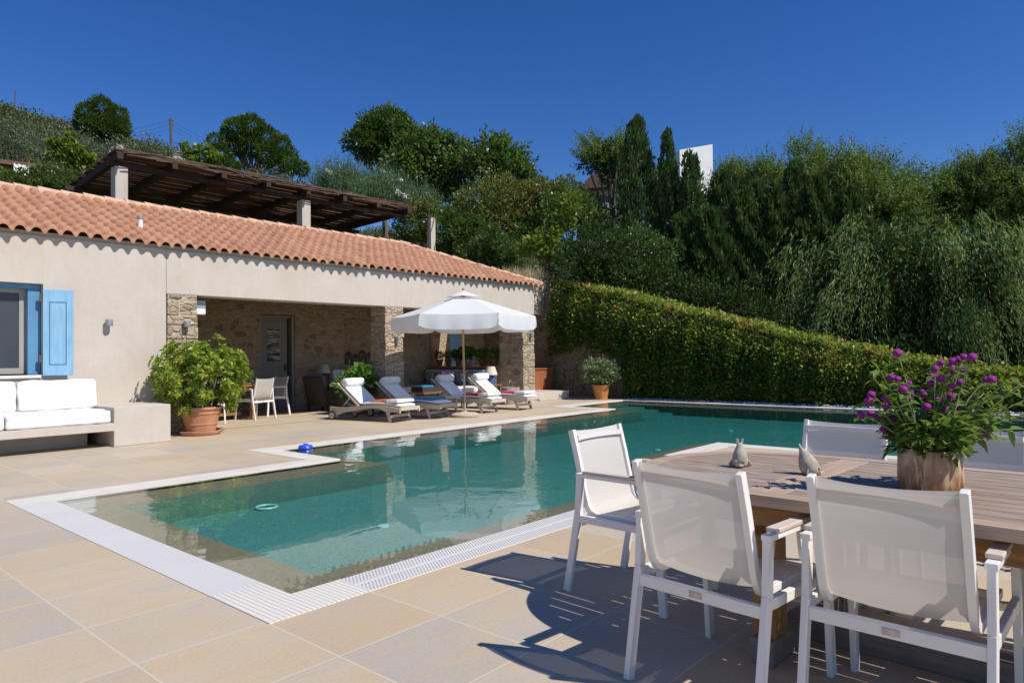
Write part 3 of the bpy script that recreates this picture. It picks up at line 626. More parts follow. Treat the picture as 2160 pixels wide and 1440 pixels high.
# door in the back wall
dr = MB().box(9.18, 9.24, BY+.06, BY+.2, 0, 2.42).box(10.08, 10.16, BY+.02, BY+.2, 0, 2.42).box(9.24, 10.08, BY+.06, BY+.2, 2.36, 2.42).build('door_frame', 'doorframe', H, smooth=0)
dl = MB().box(9.24, 10.0, BY+.12, BY+.17, 0, 2.36).build('door', 'door', H, smooth=0)
def stripemat():
    k = NB('woven_grille'); v = k.co((2.2, 1, 34)); n_ = k.noise(v, 1.6, 2, .5, .5); k.p(Base_Color=k.ramp(n_, [(.48, (.03, .025, .02)), (.56, (.62, .58, .52))]), Roughness=.5); return k.m
M['stripe'] = stripemat()
MB().box(9.43, 9.78, BY+.105, BY+.122, 1.22, 2.06).build('woven_panel', 'stripe', dl, smooth=0)
MB().box(9.92, 9.95, BY+.05, BY+.12, .98, 1.14).build('handle', 'rustiron', dl, smooth=0, bevel=.004)
vp = thing('roof_vent_pipe', 'short white vent pipe with cap poking through the tiled roof', 'vent pipe', (5.07, 13.3, 3.74))
MB().lathe([(.045, -.12), (.045, .13)], n=14).build('pipe', 'white_metal', vp); MB().lathe([(.05, .10), (.055, .12), (.055, .15), (.04, .165), (.01, .17)], n=14).build('cap', 'lampgrey', vp)
# wall lamps
def walllamp(x, z, label):
    t = thing('wall_lamp', label, 'wall lamp', (x, FY, z), 0, 'round zinc wall lamps on the facade')
    MB().lathe([(.01, -.055), (.052, -.055), (.055, -.05), (.055, .05), (.05, .055), (.01, .055)], c=(0, -.085, 0), n=18).build('shade', 'lampgrey', t)
    MB().box(-.03, .03, -.035, 0, -.03, .03).build('bracket', 'lampgrey', t, smooth=0); return t
walllamp(4.28, 1.92, 'round zinc wall lamp on the plain rendered wall'); walllamp(5.55, 1.93, 'round zinc wall lamp on the stone pillar above the big potted shrub')
walllamp(10.37, 1.72, 'round zinc wall lamp on the middle stone pillar left of the parasol'); walllamp(15.22, 1.86, 'round zinc wall lamp on the end stone pillar right of the parasol')
sp_ = thing('speaker', 'small white box speaker high inside the portico beside the left pillar', 'speaker', (5.9, FY+.25, 2.24))
MB().box(-.08, .10, -.1, .12, -.12, .14).build('body', 'white_metal', sp_, smooth=0, bevel=.02); MB().box(-.07, .09, -.104, -.101, -.0, .12).build('grille', 'lampgrey', sp_, smooth=0)

# masonry bench with cushions
bt = thing('masonry_bench', 'rendered masonry bench with a square end block against the house wall', 'bench')
MB().box(3.97, 4.8, 11.4, FY-.002, 0, .595).build('end_block', 'plaster', bt, smooth=0, bevel=.012)
MB().box(-3, 3.965, 11.36, FY-.002, .245, .36).build('seat_slab', 'plaster', bt, smooth=0, bevel=.008)
MB().box(-3, 3.8, 12.0, FY-.003, 0, .24).build('plinth', 'plaster', bt, smooth=0)
def pillow(w_, d, h, mt, name, parent=None, puff=.25, n=9):
    mb = MB(); vs = []
    for sgn in (-1, 1):
        for j in range(n+1):
            for i in range(n+1):
                u = i/n*2-1; v = j/n*2-1; e = (1-abs(u)**4)*(1-abs(v)**4); ed = (1-(abs(u)**10+abs(v)**10)*.02)
                vs.append((u*w_/2*ed, v*d/2*ed, h/2+sgn*h/2*((1-puff)*(1 if e > 0 else 0)*min(1, e*6)**.5+puff*e**.5)))
    N1 = (n+1)**2; fs = []
    for j in range(n):
        for i in range(n):
            a = j*(n+1)+i; fs.append((a, a+n+1, a+n+2, a+1)); fs.append((N1+a, N1+a+1, N1+a+n+2, N1+a+n+1))
    mb.add(vs, fs); o = mb.build(name, mt, parent, smooth=60); return o
def boxcushion(name, x0, x1, y0, y1, z0, z1, mt='cushion', tilt=0, parent=None, b=.05, wr_=False):
    w_, d, h = x1-x0, y1-y0, z1-z0
    o = MB().box(-w_/2, w_/2, -d/2, d/2, 0, h).build(name, mt, parent, smooth=60, bevel=min(b, h*.45, d*.45), seg=4)
    if wr_:
        q_ = o.modifiers.new('dense', 'SUBSURF'); q_.subdivision_type = 'SIMPLE'; q_.levels = q_.render_levels = 4
        tx = bpy.data.textures.get('crease') or bpy.data.textures.new('crease', 'CLOUDS'); tx.noise_scale = .22
        q_ = o.modifiers.new('crease', 'DISPLACE'); q_.texture = tx; q_.strength = .035; q_.mid_level = .5; q_.texture_coords = 'GLOBAL'
    o.location = ((x0+x1)/2, (y0+y1)/2, z0); o.rotation_euler = (tilt, 0, 0); return o
G = 'white cushions on the masonry bench'
tag(boxcushion('seat_cushion', 2.62, 3.93, 11.38, 12.3, .36, .56, b=.04, wr_=True), 'white seat cushion at the end-block end of the masonry bench', 'cushion', G)
tag(boxcushion('seat_cushion', 1.28, 2.60, 11.38, 12.3, .36, .56, b=.04, wr_=True), 'white seat cushion cut off by the left edge of the photo', 'cushion', G)
tag(boxcushion('back_cushion', 2.95, 4.0, 12.13, 12.36, .55, 1.01, tilt=R(-10), b=.06, wr_=True), 'upright white back cushion under the blue shutter', 'cushion', G)
tag(boxcushion('back_cushion', 1.86, 2.93, 12.13, 12.36, .55, 1.01, tilt=R(-10), b=.06, wr_=True), 'upright white back cushion under the window', 'cushion', G)

# low rendered block at the far corner of the portico, wood planter
tag(MB().box(14.6, 16.76, 12.36, 16.4, 0, .235).build('low_platform', 'plaster', smooth=0, bevel=.015), 'low rendered step block beside the end pillar', 'step block')
pl = thing('wooden_planter', 'red brown square timber planter box against the hedge wall', 'planter', (16.9, 13.9, .235))
MB().box(-.45, .5, -.45, .5, 0, .62).build('box', 'planterwood', pl, smooth=0, bevel=.01)
MB().box(-.48, .53, -.48, .53, .62, .66).build('rim', 'planterwood', pl, smooth=0, bevel=.006)
# far wall seen through the side opening, with blue shutter
ow = thing('garden_wall', 'sunlit stone wall with a blue shutter seen through the portico opening', 'wall')
MB().box(15.5, 17.6, BY+.1, BY+.5, 0, 3.0).build('wall', 'stone', ow, smooth=0)
MB().box(15.9, 16.5, BY+.02, BY+.09, .9, 2.3).build('shutter', 'blue', ow, smooth=0, bevel=.01)

# ================================================================== upper pergola with brushwood roof
PZ = 6.2; pg = thing('pergola', 'brushwood shaded pergola on square concrete columns above the tiled roof', 'pergola')
for (x, y) in ((6.38, 18.35), (11.55, 18.35)):
    MB().box(x+.06, x+.35, y+.05, y+.35, 3.2, PZ-.14).build('column', 'column', pg, smooth=0, bevel=.01)
for (x, y) in ((7.2, 22.3), (12.4, 22.3)):
    MB().box(x, x+.4, y, y+.4, 3.2, PZ-.2).build('column', 'column', pg, smooth=0, bevel=.01)
for y, a, b in ((18.55, 6.3, 15.75), (22.0, 6.4, 16.3)):
    MB().bar((a, y, PZ-.08), (b, y, PZ-.08), .13, .12).build('main_beam', 'beam', pg, smooth=0)
for i in range(8):
    x = 6.45+i*1.30; o = MB().bar((x, 18.1, PZ+.06), (x+.45, 23.0, PZ+.06), .13, .17).build('rafter', 'beam', pg, smooth=0)
random.seed(21); rd = MB()
for i in range(440):
    y = 18.15+random.random()*4.85; k_ = (y-18.1)/4.9; x0 = 6.35+.45*k_+random.uniform(0, 8.5); L_ = random.uniform(.8, 3.2); x1 = min(x0+L_, 15.88+.45*k_+random.uniform(-.15, .1))
    z = PZ+.19+random.uniform(0, .07); rd.bar((x0, y, z), (x1, y+random.uniform(-.05, .05), z+random.uniform(-.03, .03)), random.uniform(.015, .035), .022)
for i in range(120):
    y = 18.15+i/120*4.85; k_ = (y-18.1)/4.9; rd.bar((6.33+.45*k_, y, PZ+.2), (15.8+.45*k_, y+random.uniform(-.02, .02), PZ+.2+random.uniform(0, .03)), random.uniform(.018, .03), .025)
for i in range(60):
    x0 = 6.3+random.uniform(0, 9); rd.bar((x0, 18.12+random.uniform(-.04, .05), PZ+random.uniform(.08, .30)), (min(15.9, x0+random.uniform(.8, 2.5)), 18.12+random.uniform(-.04, .05), PZ+random.uniform(.08, .30)), .02, .02)
rd.build('brushwood_roof', 'reed', pg, smooth=0)
vc = thing('vine_column', 'slim pale column wrapped in creeper stems past the end of the pergola', 'column', tuple(P(910, 534, 23.4)))
MB().box(-.10, .10, -.10, .10, -1, 1.18).build('shaft', 'column', vc, smooth=0)
q = MB(); random.seed(4)
for s_ in range(9):
    ph = random.uniform(0, 6); pts = [(.135*math.cos(ph+z*2.2), .135*math.sin(ph+z*2.2), z) for z in np.linspace(0, 1.3, 14)]; q.tube(pts, .01, 5)
q.build('vine_stem', 'bark', vc)
# ================================================================== sling chairs
def make_chair(name, label, cat, group, low=False):
    t = thing(name, label, cat, (0, 0, 0), 0, group); bv = 0 if low else .003; T_ = .03
    # faces +Y, origin on the floor under the seat centre
    for s in (-1, 1):
        r_ = MB(); r_.bar((s*.275, -.335, 0), (s*.275, -.25, .44), .026, .042, (0, 1, 0)); r_.bar((s*.275, -.25, .43), (s*.275, -.235, .655), .026, .04, (0, 1, 0))
        r_.build('rear_leg', 'white_metal', t, smooth=0, bevel=bv)
        MB().bar((s*.275, .27, 0), (s*.275, .235, .655), .026, .042, (0, 1, 0)).build('front_leg', 'white_metal', t, smooth=0, bevel=bv)
        ar = MB().bar((s*.275, -.255, .645), (s*.275, .25, .645), .036, .022).build('armrest', 'white_metal', t, smooth=0, bevel=bv)
        MB().bar((s*.275, -.205, .665), (s*.275, .235, .665), .048, .016).build('arm_pad', 'arm_teak', ar, smooth=0, bevel=bv)
        MB().bar((s*.275, -.25, .41), (s*.275, .245, .41), .024, .04).build('side_rail', 'white_metal', t, smooth=0, bevel=bv)
    # backrest rails: curve from under the seat up to the top
    pts = [(-.17, .425), (-.205, .44), (-.228, .475), (-.245, .53), (-.265, .62), (-.290, .73), (-.314, .82), (-.330, .878)]
    for s in (-1, 1):
        mb = MB(); np_ = len(pts)
        for i_, a in enumerate(pts):
            p0 = Vector((0,)+pts[max(i_-1, 0)]); p1 = Vector((0,)+pts[min(i_+1, np_-1)]); d = (p1-p0).normalized(); nr = Vector((0, -d.z, d.y))
            for (sx, sn) in ((-1, -1), (1, -1), (1, 1), (-1, 1)): mb.v.append((s*.224+sx*.013, a[0]+nr.y*sn*.018, a[1]+nr.z*sn*.018))
        mb.f = [(4*i_+k, 4*i_+(k+1) % 4, 4*i_+4+(k+1) % 4, 4*i_+4+k) for i_ in range(np_-1) for k in range(4)]+[(3, 2, 1, 0), tuple(4*(np_-1)+k for k in range(4))]
        mb.build('back_rail', 'white_metal', t, smooth=0, bevel=bv)
        MB().bar((s*.224, -.17, .425), (s*.224, .23, .435), .026, .03).build('seat_rail', 'white_metal', t, smooth=0, bevel=bv)
    tb = MB()
    N_ = 10
    for i in range(N_):
        u0 = -1+2*i/N_; u1 = -1+2*(i+1)/N_; f = lambda u: (u*.215, -.300-.028*(1-u*u), .836)
        tb.bar(f(u0), f(u1), .018, .026, (0, 0, 1))
    tb.build('top_bar', 'white_metal', t, smooth=40)
    lb = MB().bar((-.262, -.262, .385), (.262, -.262, .385), .026, .045).build('rear_bar', 'white_metal', t, smooth=0, bevel=bv)
    MB().bar((-.262, .238, .385), (.262, .238, .385), .024, .03).build('front_bar', 'white_metal', t, smooth=0, bevel=bv)
    if not low:
        MB().box(-.026, .026, -.279, -.2755, .374, .396).build('badge', simple('pale_badge', (.52, .46, .36), .5, .2, 30), lb, smooth=0)
    # one continuous sling: back down into seat
    prof = [(-.328, .877), (-.312, .82), (-.288, .73), (-.263, .62), (-.243, .53), (-.226, .475), (-.198, .447), (-.15, .437), (0, .432), (.12, .436), (.215, .44), (.245, .425)]
    vs = []; fs = []; K = 12
    for j, (y, z) in enumerate(prof):
        for i in range(K+1):
            u = -1+2*i/K; sag = (1-u*u); dy = -.022*sag if z > .5 else 0; dz = -.018*sag if z < .45 and y < .2 else 0
            if j == 0: dz = -.012*sag
            vs.append((u*.215, y+dy, z+dz))
    for j in range(len(prof)-1):
        for i in range(K): a = j*(K+1)+i; fs.append((a, a+1, a+K+2, a+K+1))
    o = MB().add(vs[:7*(K+1)+K+1], [f for f in fs if max(f) <= 7*(K+1)+K]).build('back_sling', 'sling', t, smooth=80)
    st = 7*(K+1); v2 = vs[st:]; f2 = [tuple(i-st for i in f) for f in fs if min(f) >= st]
    MB().add(v2, f2).build('seat_sling', 'sling', t, smooth=80)
    return t
CG = 'white sling armchairs round the foreground table'
ch0 = make_chair('sling_armchair', 'white sling armchair seen from behind, nearest the middle of the photo', 'chair', CG)
# facing +x: rz = -90 deg
ch0.location = (2.725, 1.20, 0); ch0.rotation_euler = (0, 0, R(-90-6))
dup(ch0, (2.80, .572, 0), R(-90-1.5), 'white sling armchair seen from behind at the bottom right')
dup(ch0, (3.375, 1.98, 0), R(180-2), 'white sling armchair at the rounded table end, turned towards the right')
dup(ch0, (4.14, 1.265, 0), R(90-3), 'white sling armchair on the pool side of the table, left of the flowers')
dup(ch0, (4.12, .605, 0), R(90-3), 'white sling armchair on the pool side of the table, behind and right of the flowers')

# ================================================================== foreground table
tb = thing('dining_table', 'long weathered teak table with a rounded end beside the pool', 'table', (3.325, 1.06, 0), R(-2.5))
TW = .625; TE = .82; TH = .74; TL = -2.3
def outl(a, b, n=2.4, k=40):
    return [(a*abs(math.cos(t))**(2/n)*(1 if math.cos(t) > 0 else -1), b*abs(math.sin(t))**(2/n)) for t in [PI*i/k for i in range(k+1)]]
def endy(x, a, b, n=2.4): return b*max(0, 1-abs(x/a)**n)**(1/n)
top = MB(); ia, ib = TW-.085, TE-.085; z0, z1 = TH-.022, TH; pw = .0905; gap = .008
xs_ = np.arange(-ia, ia-1e-6, (2*ia)/12); wv = (2*ia)/12
for x0 in xs_:
    x1 = x0+wv-gap; pts = [(x0, .075)]+[(x1, .075)]; K = 6
    up_ = [(x1-(x1-x0)*i/K, endy(x1-(x1-x0)*i/K, ia, ib)-gap) for i in range(K+1)]
    if max(p_[1] for p_ in up_) < .1: continue
    top.prism(pts+[(x, max(.078, y)) for x, y in up_], z0, z1)
    top.box(x0, x1, TL, -.075, z0, z1)
tt = top.build('tabletop', 'teak_grey', tb, smooth=0, bevel=.0015, seg=1)
rim = MB(); O_ = outl(TW, TE); I_ = outl(ia+.001, ib+.001); n = len(O_)
rim.v = [(x, y, z) for z in (z0-.02, z1+.001) for (x, y) in O_+I_]
for i in range(n-1):
    rim.f += [(2*n+i, 2*n+i+1, 3*n+i+1, 3*n+i), (i, n+i, n+i+1, i+1), (i, i+1, 2*n+i+1, 2*n+i), (n+i+1, n+i, 3*n+i, 3*n+i+1)]
rim.box(ia+.001, TW, TL, 0, z0-.02, z1+.001); rim.box(-TW, -ia-.001, TL, 0, z0-.02, z1+.001)
rim.build('table_edge', 'teak_edge', tt, smooth=30)
MB().box(-ia+.002, ia-.002, .004, .071, z0-.005, z1).box(-ia+.002, ia-.002, -.071, .0, z0-.005, z1).build('cross_board', 'teak_cross', tt, smooth=0, bevel=.002)
ap = MB()
for x in (-.5, .48): ap.box(x, x+.03, TL+.1, .32, TH-.15, TH-.045)
for y in (.32, -.9): ap.box(-.47, .48, y-.03, y, TH-.15, TH-.045)
ap.build('apron', 'teak_warm_h', tb, smooth=0, bevel=.003)
for (x, y) in ((-.42, .02), (.29, .02), (-.42, -1.75), (.29, -1.75)):
    MB().box(x, x+.13, y+.002, y+.098, .105, TH-.15).build('leg', 'teak_warm', tb, smooth=0, bevel=.006)
for y in (.02, -1.75): MB().box(-.455, .455, y-.0, y+.1, 0, .105).build('foot_beam', 'wood_foot', tb, smooth=0, bevel=.008)
MB().box(-.06, .06, -1.65, .02, .0, .11).build('stretcher', 'wood_foot', tb, smooth=0, bevel=.006)
for y in (.02, -1.75): MB().box(-.42, .42, y+.0, y+.1, TH-.22, TH-.151).build('head_beam', 'teak_warm_h', tb, smooth=0, bevel=.004)

# stone fish figures
M['fishstone'] = simple('lichened_cast_stone', (.42, .38, .31), .9, .35, 26, .6)
def fish(name, label, loc, rz, lean, s=1.0, plump=1.0):
    t = thing(name, label, 'figurine', loc, rz, 'cast stone fish figures on the teak table')
    mb = MB(); prof = [(.012, .0), (.034, .004), (.043, .02), (.045, .04), (.042, .06), (.036, .078), (.027, .096), (.019, .112), (.015, .124), (.006, .128)]
    cx = lambda z: lean*(z/.13)**2*.03
    vs = []; fs = []; n = 20
    for r_, z in prof:
        for k in range(n): a = 2*PI*k/n; vs.append((cx(z)+r_*plump*.92*math.cos(a), r_*plump*math.sin(a)*.88, z))
    for i in range(len(prof)-1):
        for k in range(n): fs.append((i*n+k, i*n+(k+1) % n, (i+1)*n+(k+1) % n, (i+1)*n+k))
    fs.append(tuple(range(n-1, -1, -1))); mb.add(vs, fs).build('body', 'fishstone', t, smooth=60)
    for sg in (-1, 1):
        q = MB(); q.bar((cx(.11), sg*.006, .108), (cx(.14)-.004, sg*.014, .148), .016, .008, (1, 0, 0), .012, .005); q.build('tail_lobe', 'fishstone', t, smooth=0, bevel=.003)
        q = MB(); q.bar((-.005, sg*.034, .035), (-.012, sg*.046, .004), .02, .008, (1, 0, 0), .034, .006); q.build('side_fin', 'fishstone', t, smooth=0, bevel=.003)
        MB().sphere((.036*plump, sg*.019, .034), .007, n=10, m_=6).build('eye', 'fishstone', t)
    MB().bar((-.03*plump, 0, .05), (-.014+cx(.1), 0, .108), .008, .022, (1, 0, 0)).build('dorsal_fin', 'fishstone', t, smooth=0, bevel=.003)
    MB().tube([(.038*plump, -.016, .012), (.049*plump, 0, .016), (.038*plump, .016, .012)], .0065, 8).build('mouth', 'fishstone', t)
    t.scale = (s, s, s); return t
fish('fish_figurine', 'upright slim cast stone fish near the rounded end of the teak table', (3.31, 1.41, .741), R(200), 0, .93)
fish('fish_figurine', 'plump leaning cast stone fish nearer to the flower trunk', (3.30, 1.075, .741), R(-75), -1.3, .92, 1.18)

# ================================================================== trunk planter with globe flowers
vt = thing('flower_planter', 'hollowed wooden trunk planter filled with magenta globe flowers on the teak table', 'flower planter', (3.2, .585, .741), R(45))
M['gleaf'] = leafmat('flower_leaf', (.05, .11, .025), (.17, .27, .05), (.28, .3, .08), .4, .45, 6, .1)
M['gleaf2'] = leafmat('lime_leaf', (.09, .17, .03), (.24, .34, .06), None, .45, .4, 6)
M['gstem'] = simple('pale_green_stem', (.22, .26, .10), .7, .15, 9)
def magmat():
    k = NB('magenta_globe'); v = k.co(); n_ = k.n('TexVoronoi', Vector=v, Scale=260.0).outputs['Distance']
    k.p(Base_Color=k.ramp(n_, [(0, (.20, .006, .20)), (.5, (.42, .012, .36)), (1, (.62, .12, .48))]), Roughness=.8); k.bump(n_, .8, .003); return k.m
M['magenta'] = magmat()
wob = lambda t_, z: .025*math.sin(5*t_+1)+.02*math.sin(3*t_+2+z*4)-.05*math.exp(-((t_-4.35)/.12)**2)
vb = MB().lathe([(.01, 0), (.128, 0), (.136, .006), (.138, .05), (.135, .12), (.134, .163), (.128, .168), (.120, .163), (.118, .148), (.01, .146)], n=56, sx=1.0, sy=.74, wob=wob)
vb.build('trunk', 'stump', vt, smooth=50)
MB().lathe([(.01, .135), (.122, .135), (.122, .15), (.01, .152)], n=30, sy=.74).build('soil', 'soil', vt)
FL = [(1893,744),(1881,796),(1893,799),(1838,832),(1832,845),(1868,840),(1872,855),(1905,820),(1917,808),(1912,838),(1921,826),(1945,828),(1952,838),(1834,870),(1845,878),(1816,875),(1889,885),(1902,878),(1955,857),(1985,765),(1973,777),(2010,762),(2022,758),(2032,752),(2051,753),(2006,775),(2010,784),(2030,779),(1965,793),(1976,795),(1986,798),(1964,808),(2008,813),(2025,806),(1975,842),(1988,840),(2005,835),(1990,861),(1987,888),(1957,905),(2080,801),(2092,800),(2080,809),(2078,915),(2026,862),(2013,856),(1928,904),(1947,947),(1864,905)]
vinv = (Matrix.Translation(Vector((3.2, .585, .741))) @ Matrix.Rotation(R(45), 4, 'Z')).inverted()
random.seed(8); ball = None; stems = MB(); lc = []; ld = []
dep = (Vector((3.2, .585, .9))-CAM).dot(fw)
for i, (px, py) in enumerate(FL):
    p_ = vinv @ P(px, py, dep+random.uniform(-.11, .13)*(1.0 if py < 900 else .4)); r_ = .0155*random.uniform(.8, 1.15)
    base = Vector((p_.x*.28+random.uniform(-.04, .04), p_.y*.28+random.uniform(-.03, .03), .14)); base.x = max(-.1, min(.1, base.x)); base.y = max(-.07, min(.07, base.y))
    mid = base.lerp(p_, .55)+Vector((-(p_.x)*.10, -(p_.y)*.10, .03)); pts = [base.lerp(mid, k/4) if k < 4 else mid for k in range(5)]
    pts = [((1-s_)**2)*base+2*s_*(1-s_)*mid+s_*s_*p_ for s_ in [k/8 for k in range(9)]]
    stems.tube(pts, [.0028]*5+[.0022]*4, 5)
    if ball is None:
        ball = MB().sphere((0, 0, 0), 1, 1, .92, 12, 8).build('flower_head', 'magenta', vt); o = ball
    else: o = ball.copy(); col.objects.link(o); o.parent = vt
    o.location = p_; o.scale = (r_, r_, r_)
    for k in (3, 5, 7):
        q = pts[k]
        for s_ in (0, 1):
            a = random.uniform(0, 6.28); lc.append(tuple(q)); ld.append((math.cos(a), math.sin(a), random.uniform(-.1, .5)))
    a = random.uniform(0, 6.28)
    for s_ in (0, PI): lc.append(tuple(p_-Vector((0, 0, .012)))); ld.append((math.cos(a+s_), math.sin(a+s_), -.1))
stems.build('stems', 'gstem', vt)
nL = len(lc); C1 = np.array(lc); D1 = unit(np.array(ld)); szs = np.array([.055]*nL)*rng.uniform(.55, 1.25, nL)
n2 = 520; a = rng.uniform(0, 6.28, n2); rr = np.sqrt(rng.random(n2)); zz = rng.uniform(.185, .33, n2)
C2 = np.stack([rr*np.cos(a)*(.15+.2*(zz-.13)), rr*np.sin(a)*.12, zz-.04*rr], 1); D2 = unit(np.stack([np.cos(a)*.8, np.sin(a)*.8, rng.uniform(-.5, .9, n2)], 1)+rdir(n2)*.35)
def leaves6(C, D, L, W, drp=.25):
    n = len(C); S = unit(np.cross(D, rdir(n)*.5+np.array([0, 0, 1.0]))); L = L[:, None]; W = W[:, None]; dn = np.array([0, 0, -1.0]); Q = []
    ts = [0, .3, .65, 1.0]; ws = [.12, .95, .8, .02]
    cs = [C+D*L*t_+dn*L*drp*t_*t_ for t_ in ts]
    for k in range(3):
        fold = np.array([0, 0, .0])
        for sg in (-1, 1):
            e0 = cs[k]+S*sg*W*ws[k]/2-np.cross(D, S)*W*.1*ws[k]*0+np.array([0, 0, .12])*W*ws[k]; e1 = cs[k+1]+S*sg*W*ws[k+1]/2+np.array([0, 0, .12])*W*ws[k+1]
            Q.append(np.stack([cs[k], e0, e1, cs[k+1]] if sg > 0 else [cs[k], cs[k+1], e1, e0], 1))
    return np.concatenate(Q)
CC = np.concatenate([C1, C2]); DD = np.concatenate([D1, D2]); LL = np.concatenate([szs, rng.uniform(.035, .075, n2)])
quads('leaves', leaves6(CC, DD, LL, LL*.46), 'gleaf', vt)
# lime shoots leaning out to the right of the planter (towards -y and away)
shoots = []; sd_ = []; ss = MB()
for (px, py) in [(2150, 812), (2130, 830), (2160, 845), (2110, 815), (2095, 835), (2120, 860), (2140, 880), (2090, 860), (2110, 890), (2085, 905), (2060, 850), (2065, 880), (2050, 920), (2100, 925), (1845, 800), (1855, 780), (1862, 795), (2075, 830), (2040, 870), (2130, 905), (2155, 815), (2100, 870)]:
    p_ = vinv @ P(px, py, dep+random.uniform(-.1, .12)); base = Vector((p_.x*.25, p_.y*.2, .14)); mid = base.lerp(p_, .5)+Vector((0, 0, .05))
    pts = [((1-s_)**2)*base+2*s_*(1-s_)*mid+s_*s_*p_ for s_ in [k/8 for k in range(9)]]; ss.tube(pts, .0022, 4)
    for k in range(2, 9):
        for rep in range(2):
            d = (pts[k]-pts[k-1]).normalized(); a = Vector((random.gauss(0, 1), random.gauss(0, 1), random.gauss(0, .6))).normalized()
            shoots.append(tuple(pts[k])); sd_.append(tuple((d*.6+a*.8).normalized()))
ss.build('shoots', 'gstem', vt); LL = rng.uniform(.04, .075, len(shoots)); quads('lime_leaves', leaves6(np.array(shoots), np.array(sd_), LL, LL*.4), 'gleaf2', vt)

# stone planter wall with dark shrub behind the table
sp_ = thing('stone_planter', 'low rough stone planter beyond the table at the right edge', 'planter', (5.2, -1.2, 0))
MB().box(0, .5, -2.5, 1.85, 0, .34).build('wall', 'stone2', sp_, smooth=0, bevel=.02)
M['darkleaf'] = leafmat('dark_glossy_leaf', (.02, .05, .015), (.06, .11, .03), None, .2, .3, 1, spec=.6)
sb = thing('planter_shrub', 'dark glossy shrub cut off by the right edge of the photo', 'shrub', (5.5, -.5, .34))
quads('foliage', cloud([((0, -.1, .35), .5), ((0, -.9, .4), .6), ((.2, .35, .2), .28), ((0, -1.8, .4), .6)], 900, .07, .045, .6, .8, .2, .3), 'darkleaf', sb)
MB().tube([(0, 0, -.1), (.05, -.1, .4)], .03).build('stem', 'bark', sb)

# ================================================================== loungers
def make_lounger(label):
    # head end at +Y, foot end at -Y, origin on floor at centre; 1.95 long
    t = thing('sun_lounger', label, 'sun lounger', (0, 0, 0), 0, 'teak sun loungers in a row under the parasol')
    def sidez(y): return .30+.035*math.sin((y+.95)*3.2-.5)
    for s in (-1, 1):
        x = s*.30; mb = MB(); K = 22; vs = []
        for i in range(K+1):
            y = -.95+1.9*i/K; z = sidez(y); th = .085-.02*math.cos((y+.3)*3); extra = .05*math.exp(-((y+.62)/.13)**2)+.07*math.exp(-((y-.80)/.16)**2)
            for xx in (x-.0175, x+.0175): vs += [(xx, y, z-th-extra), (xx, y, z)]
        fs = []
        for i in range(K): a = 4*i; fs += [(a, a+1, a+5, a+4), (a+2, a+6, a+7, a+3), (a+1, a+3, a+7, a+5), (a, a+4, a+6, a+2)]
        fs += [(0, 2, 3, 1), (4*K, 4*K+1, 4*K+3, 4*K+2)]
        mb.add(vs, fs).build('side_rail', 'loungewood', t, smooth=40)
        MB().bar((x, -.62, .22), (x, -.70, 0), .035, .075, (0, 1, 0), .035, .055).build('leg', 'loungewood', t, smooth=0, bevel=.006)
        wh = MB(); wh.tube([(s*.325, .86, .09), (s*.36, .86, .09)], .09, 20); w_ = wh.build('wheel', 'black', t, smooth=40)
        MB().tube([(s*.322, .86, .09), (s*.364, .86, .09)], .066, 16).build('wheel_disc', 'loungewood', w_, smooth=40)
    MB().bar((-.28, -.68, .12), (.28, -.68, .12), .03, .05).build('cross_rail', 'loungewood', t, smooth=0, bevel=.004)
    MB().bar((-.30, -.95, .27), (.30, -.95, .27), .03, .07).build('end_rail', 'loungewood', t, smooth=0, bevel=.006)
    sl = MB()
    for i in range(11): y = -.9+i*.105; sl.bar((-.28, y, sidez(y)-.012), (.28, y, sidez(y)-.012), .07, .018)
    sl.build('seat_slats', 'loungewood', t, smooth=0)
    B0 = Vector((0, .18, .30)); B1 = Vector((0, .78, .76)); bk = MB()
    for x in (-.27, .27): bk.bar(B0+Vector((x, 0, 0)), B1+Vector((x, 0, 0)), .035, .04, (0, -1, 1))
    for k in range(7): p_ = B0.lerp(B1, (k+.5)/7); bk.bar(p_+Vector((-.25, 0, 0)), p_+Vector((.25, 0, 0)), .06, .016, (0, -1, 1.3))
    bk.build('backrest', 'loungewood', t, smooth=0, bevel=.003)
    for x in (-.2, .2): MB().bar((x, .45, .5), (x, .72, .24), .03, .02, (1, 0, 0)).build('back_prop', 'loungewood', t, smooth=0)
    # mattress in two pads
    def pad(pts, th, w_, nm):
        vs = []; n = len(pts); K = 8
        for i, p_ in enumerate(pts):
            a = Vector(pts[max(i-1, 0)]); b = Vector(pts[min(i+1, n-1)]); d = (b-a).normalized(); nr = Vector((0, -d.z, d.y))
            e = 1 if 0 < i < n-1 else .55
            for k in range(K):
                ph = 2*PI*k/K+PI/8; cx = math.copysign(abs(math.cos(ph))**.45, math.cos(ph))*w_/2; cz = math.copysign(abs(math.sin(ph))**.5, math.sin(ph))*th/2*e
                q = Vector(p_)+nr*(th/2+cz); vs.append((cx, q.y, q.z))
        fs = [(i*K+k, i*K+(k+1) % K, (i+1)*K+(k+1) % K, (i+1)*K+k) for i in range(n-1) for k in range(K)]+[tuple(range(K-1, -1, -1)), tuple(range((n-1)*K, n*K))]
        return MB().add(vs, fs).build(nm, 'towel', t, smooth=70, sub=1)
    pad([(0, -.93+i*.11, sidez(-.93+i*.11)+.0) for i in range(11)], .075, .56, 'seat_pad')
    pad([(0, .14, .335)]+[(0, (B0.lerp(B1, k/6)).y-.015, (B0.lerp(B1, k/6)).z+.02) for k in range(0, 7)], .07, .56, 'back_pad')
    return t
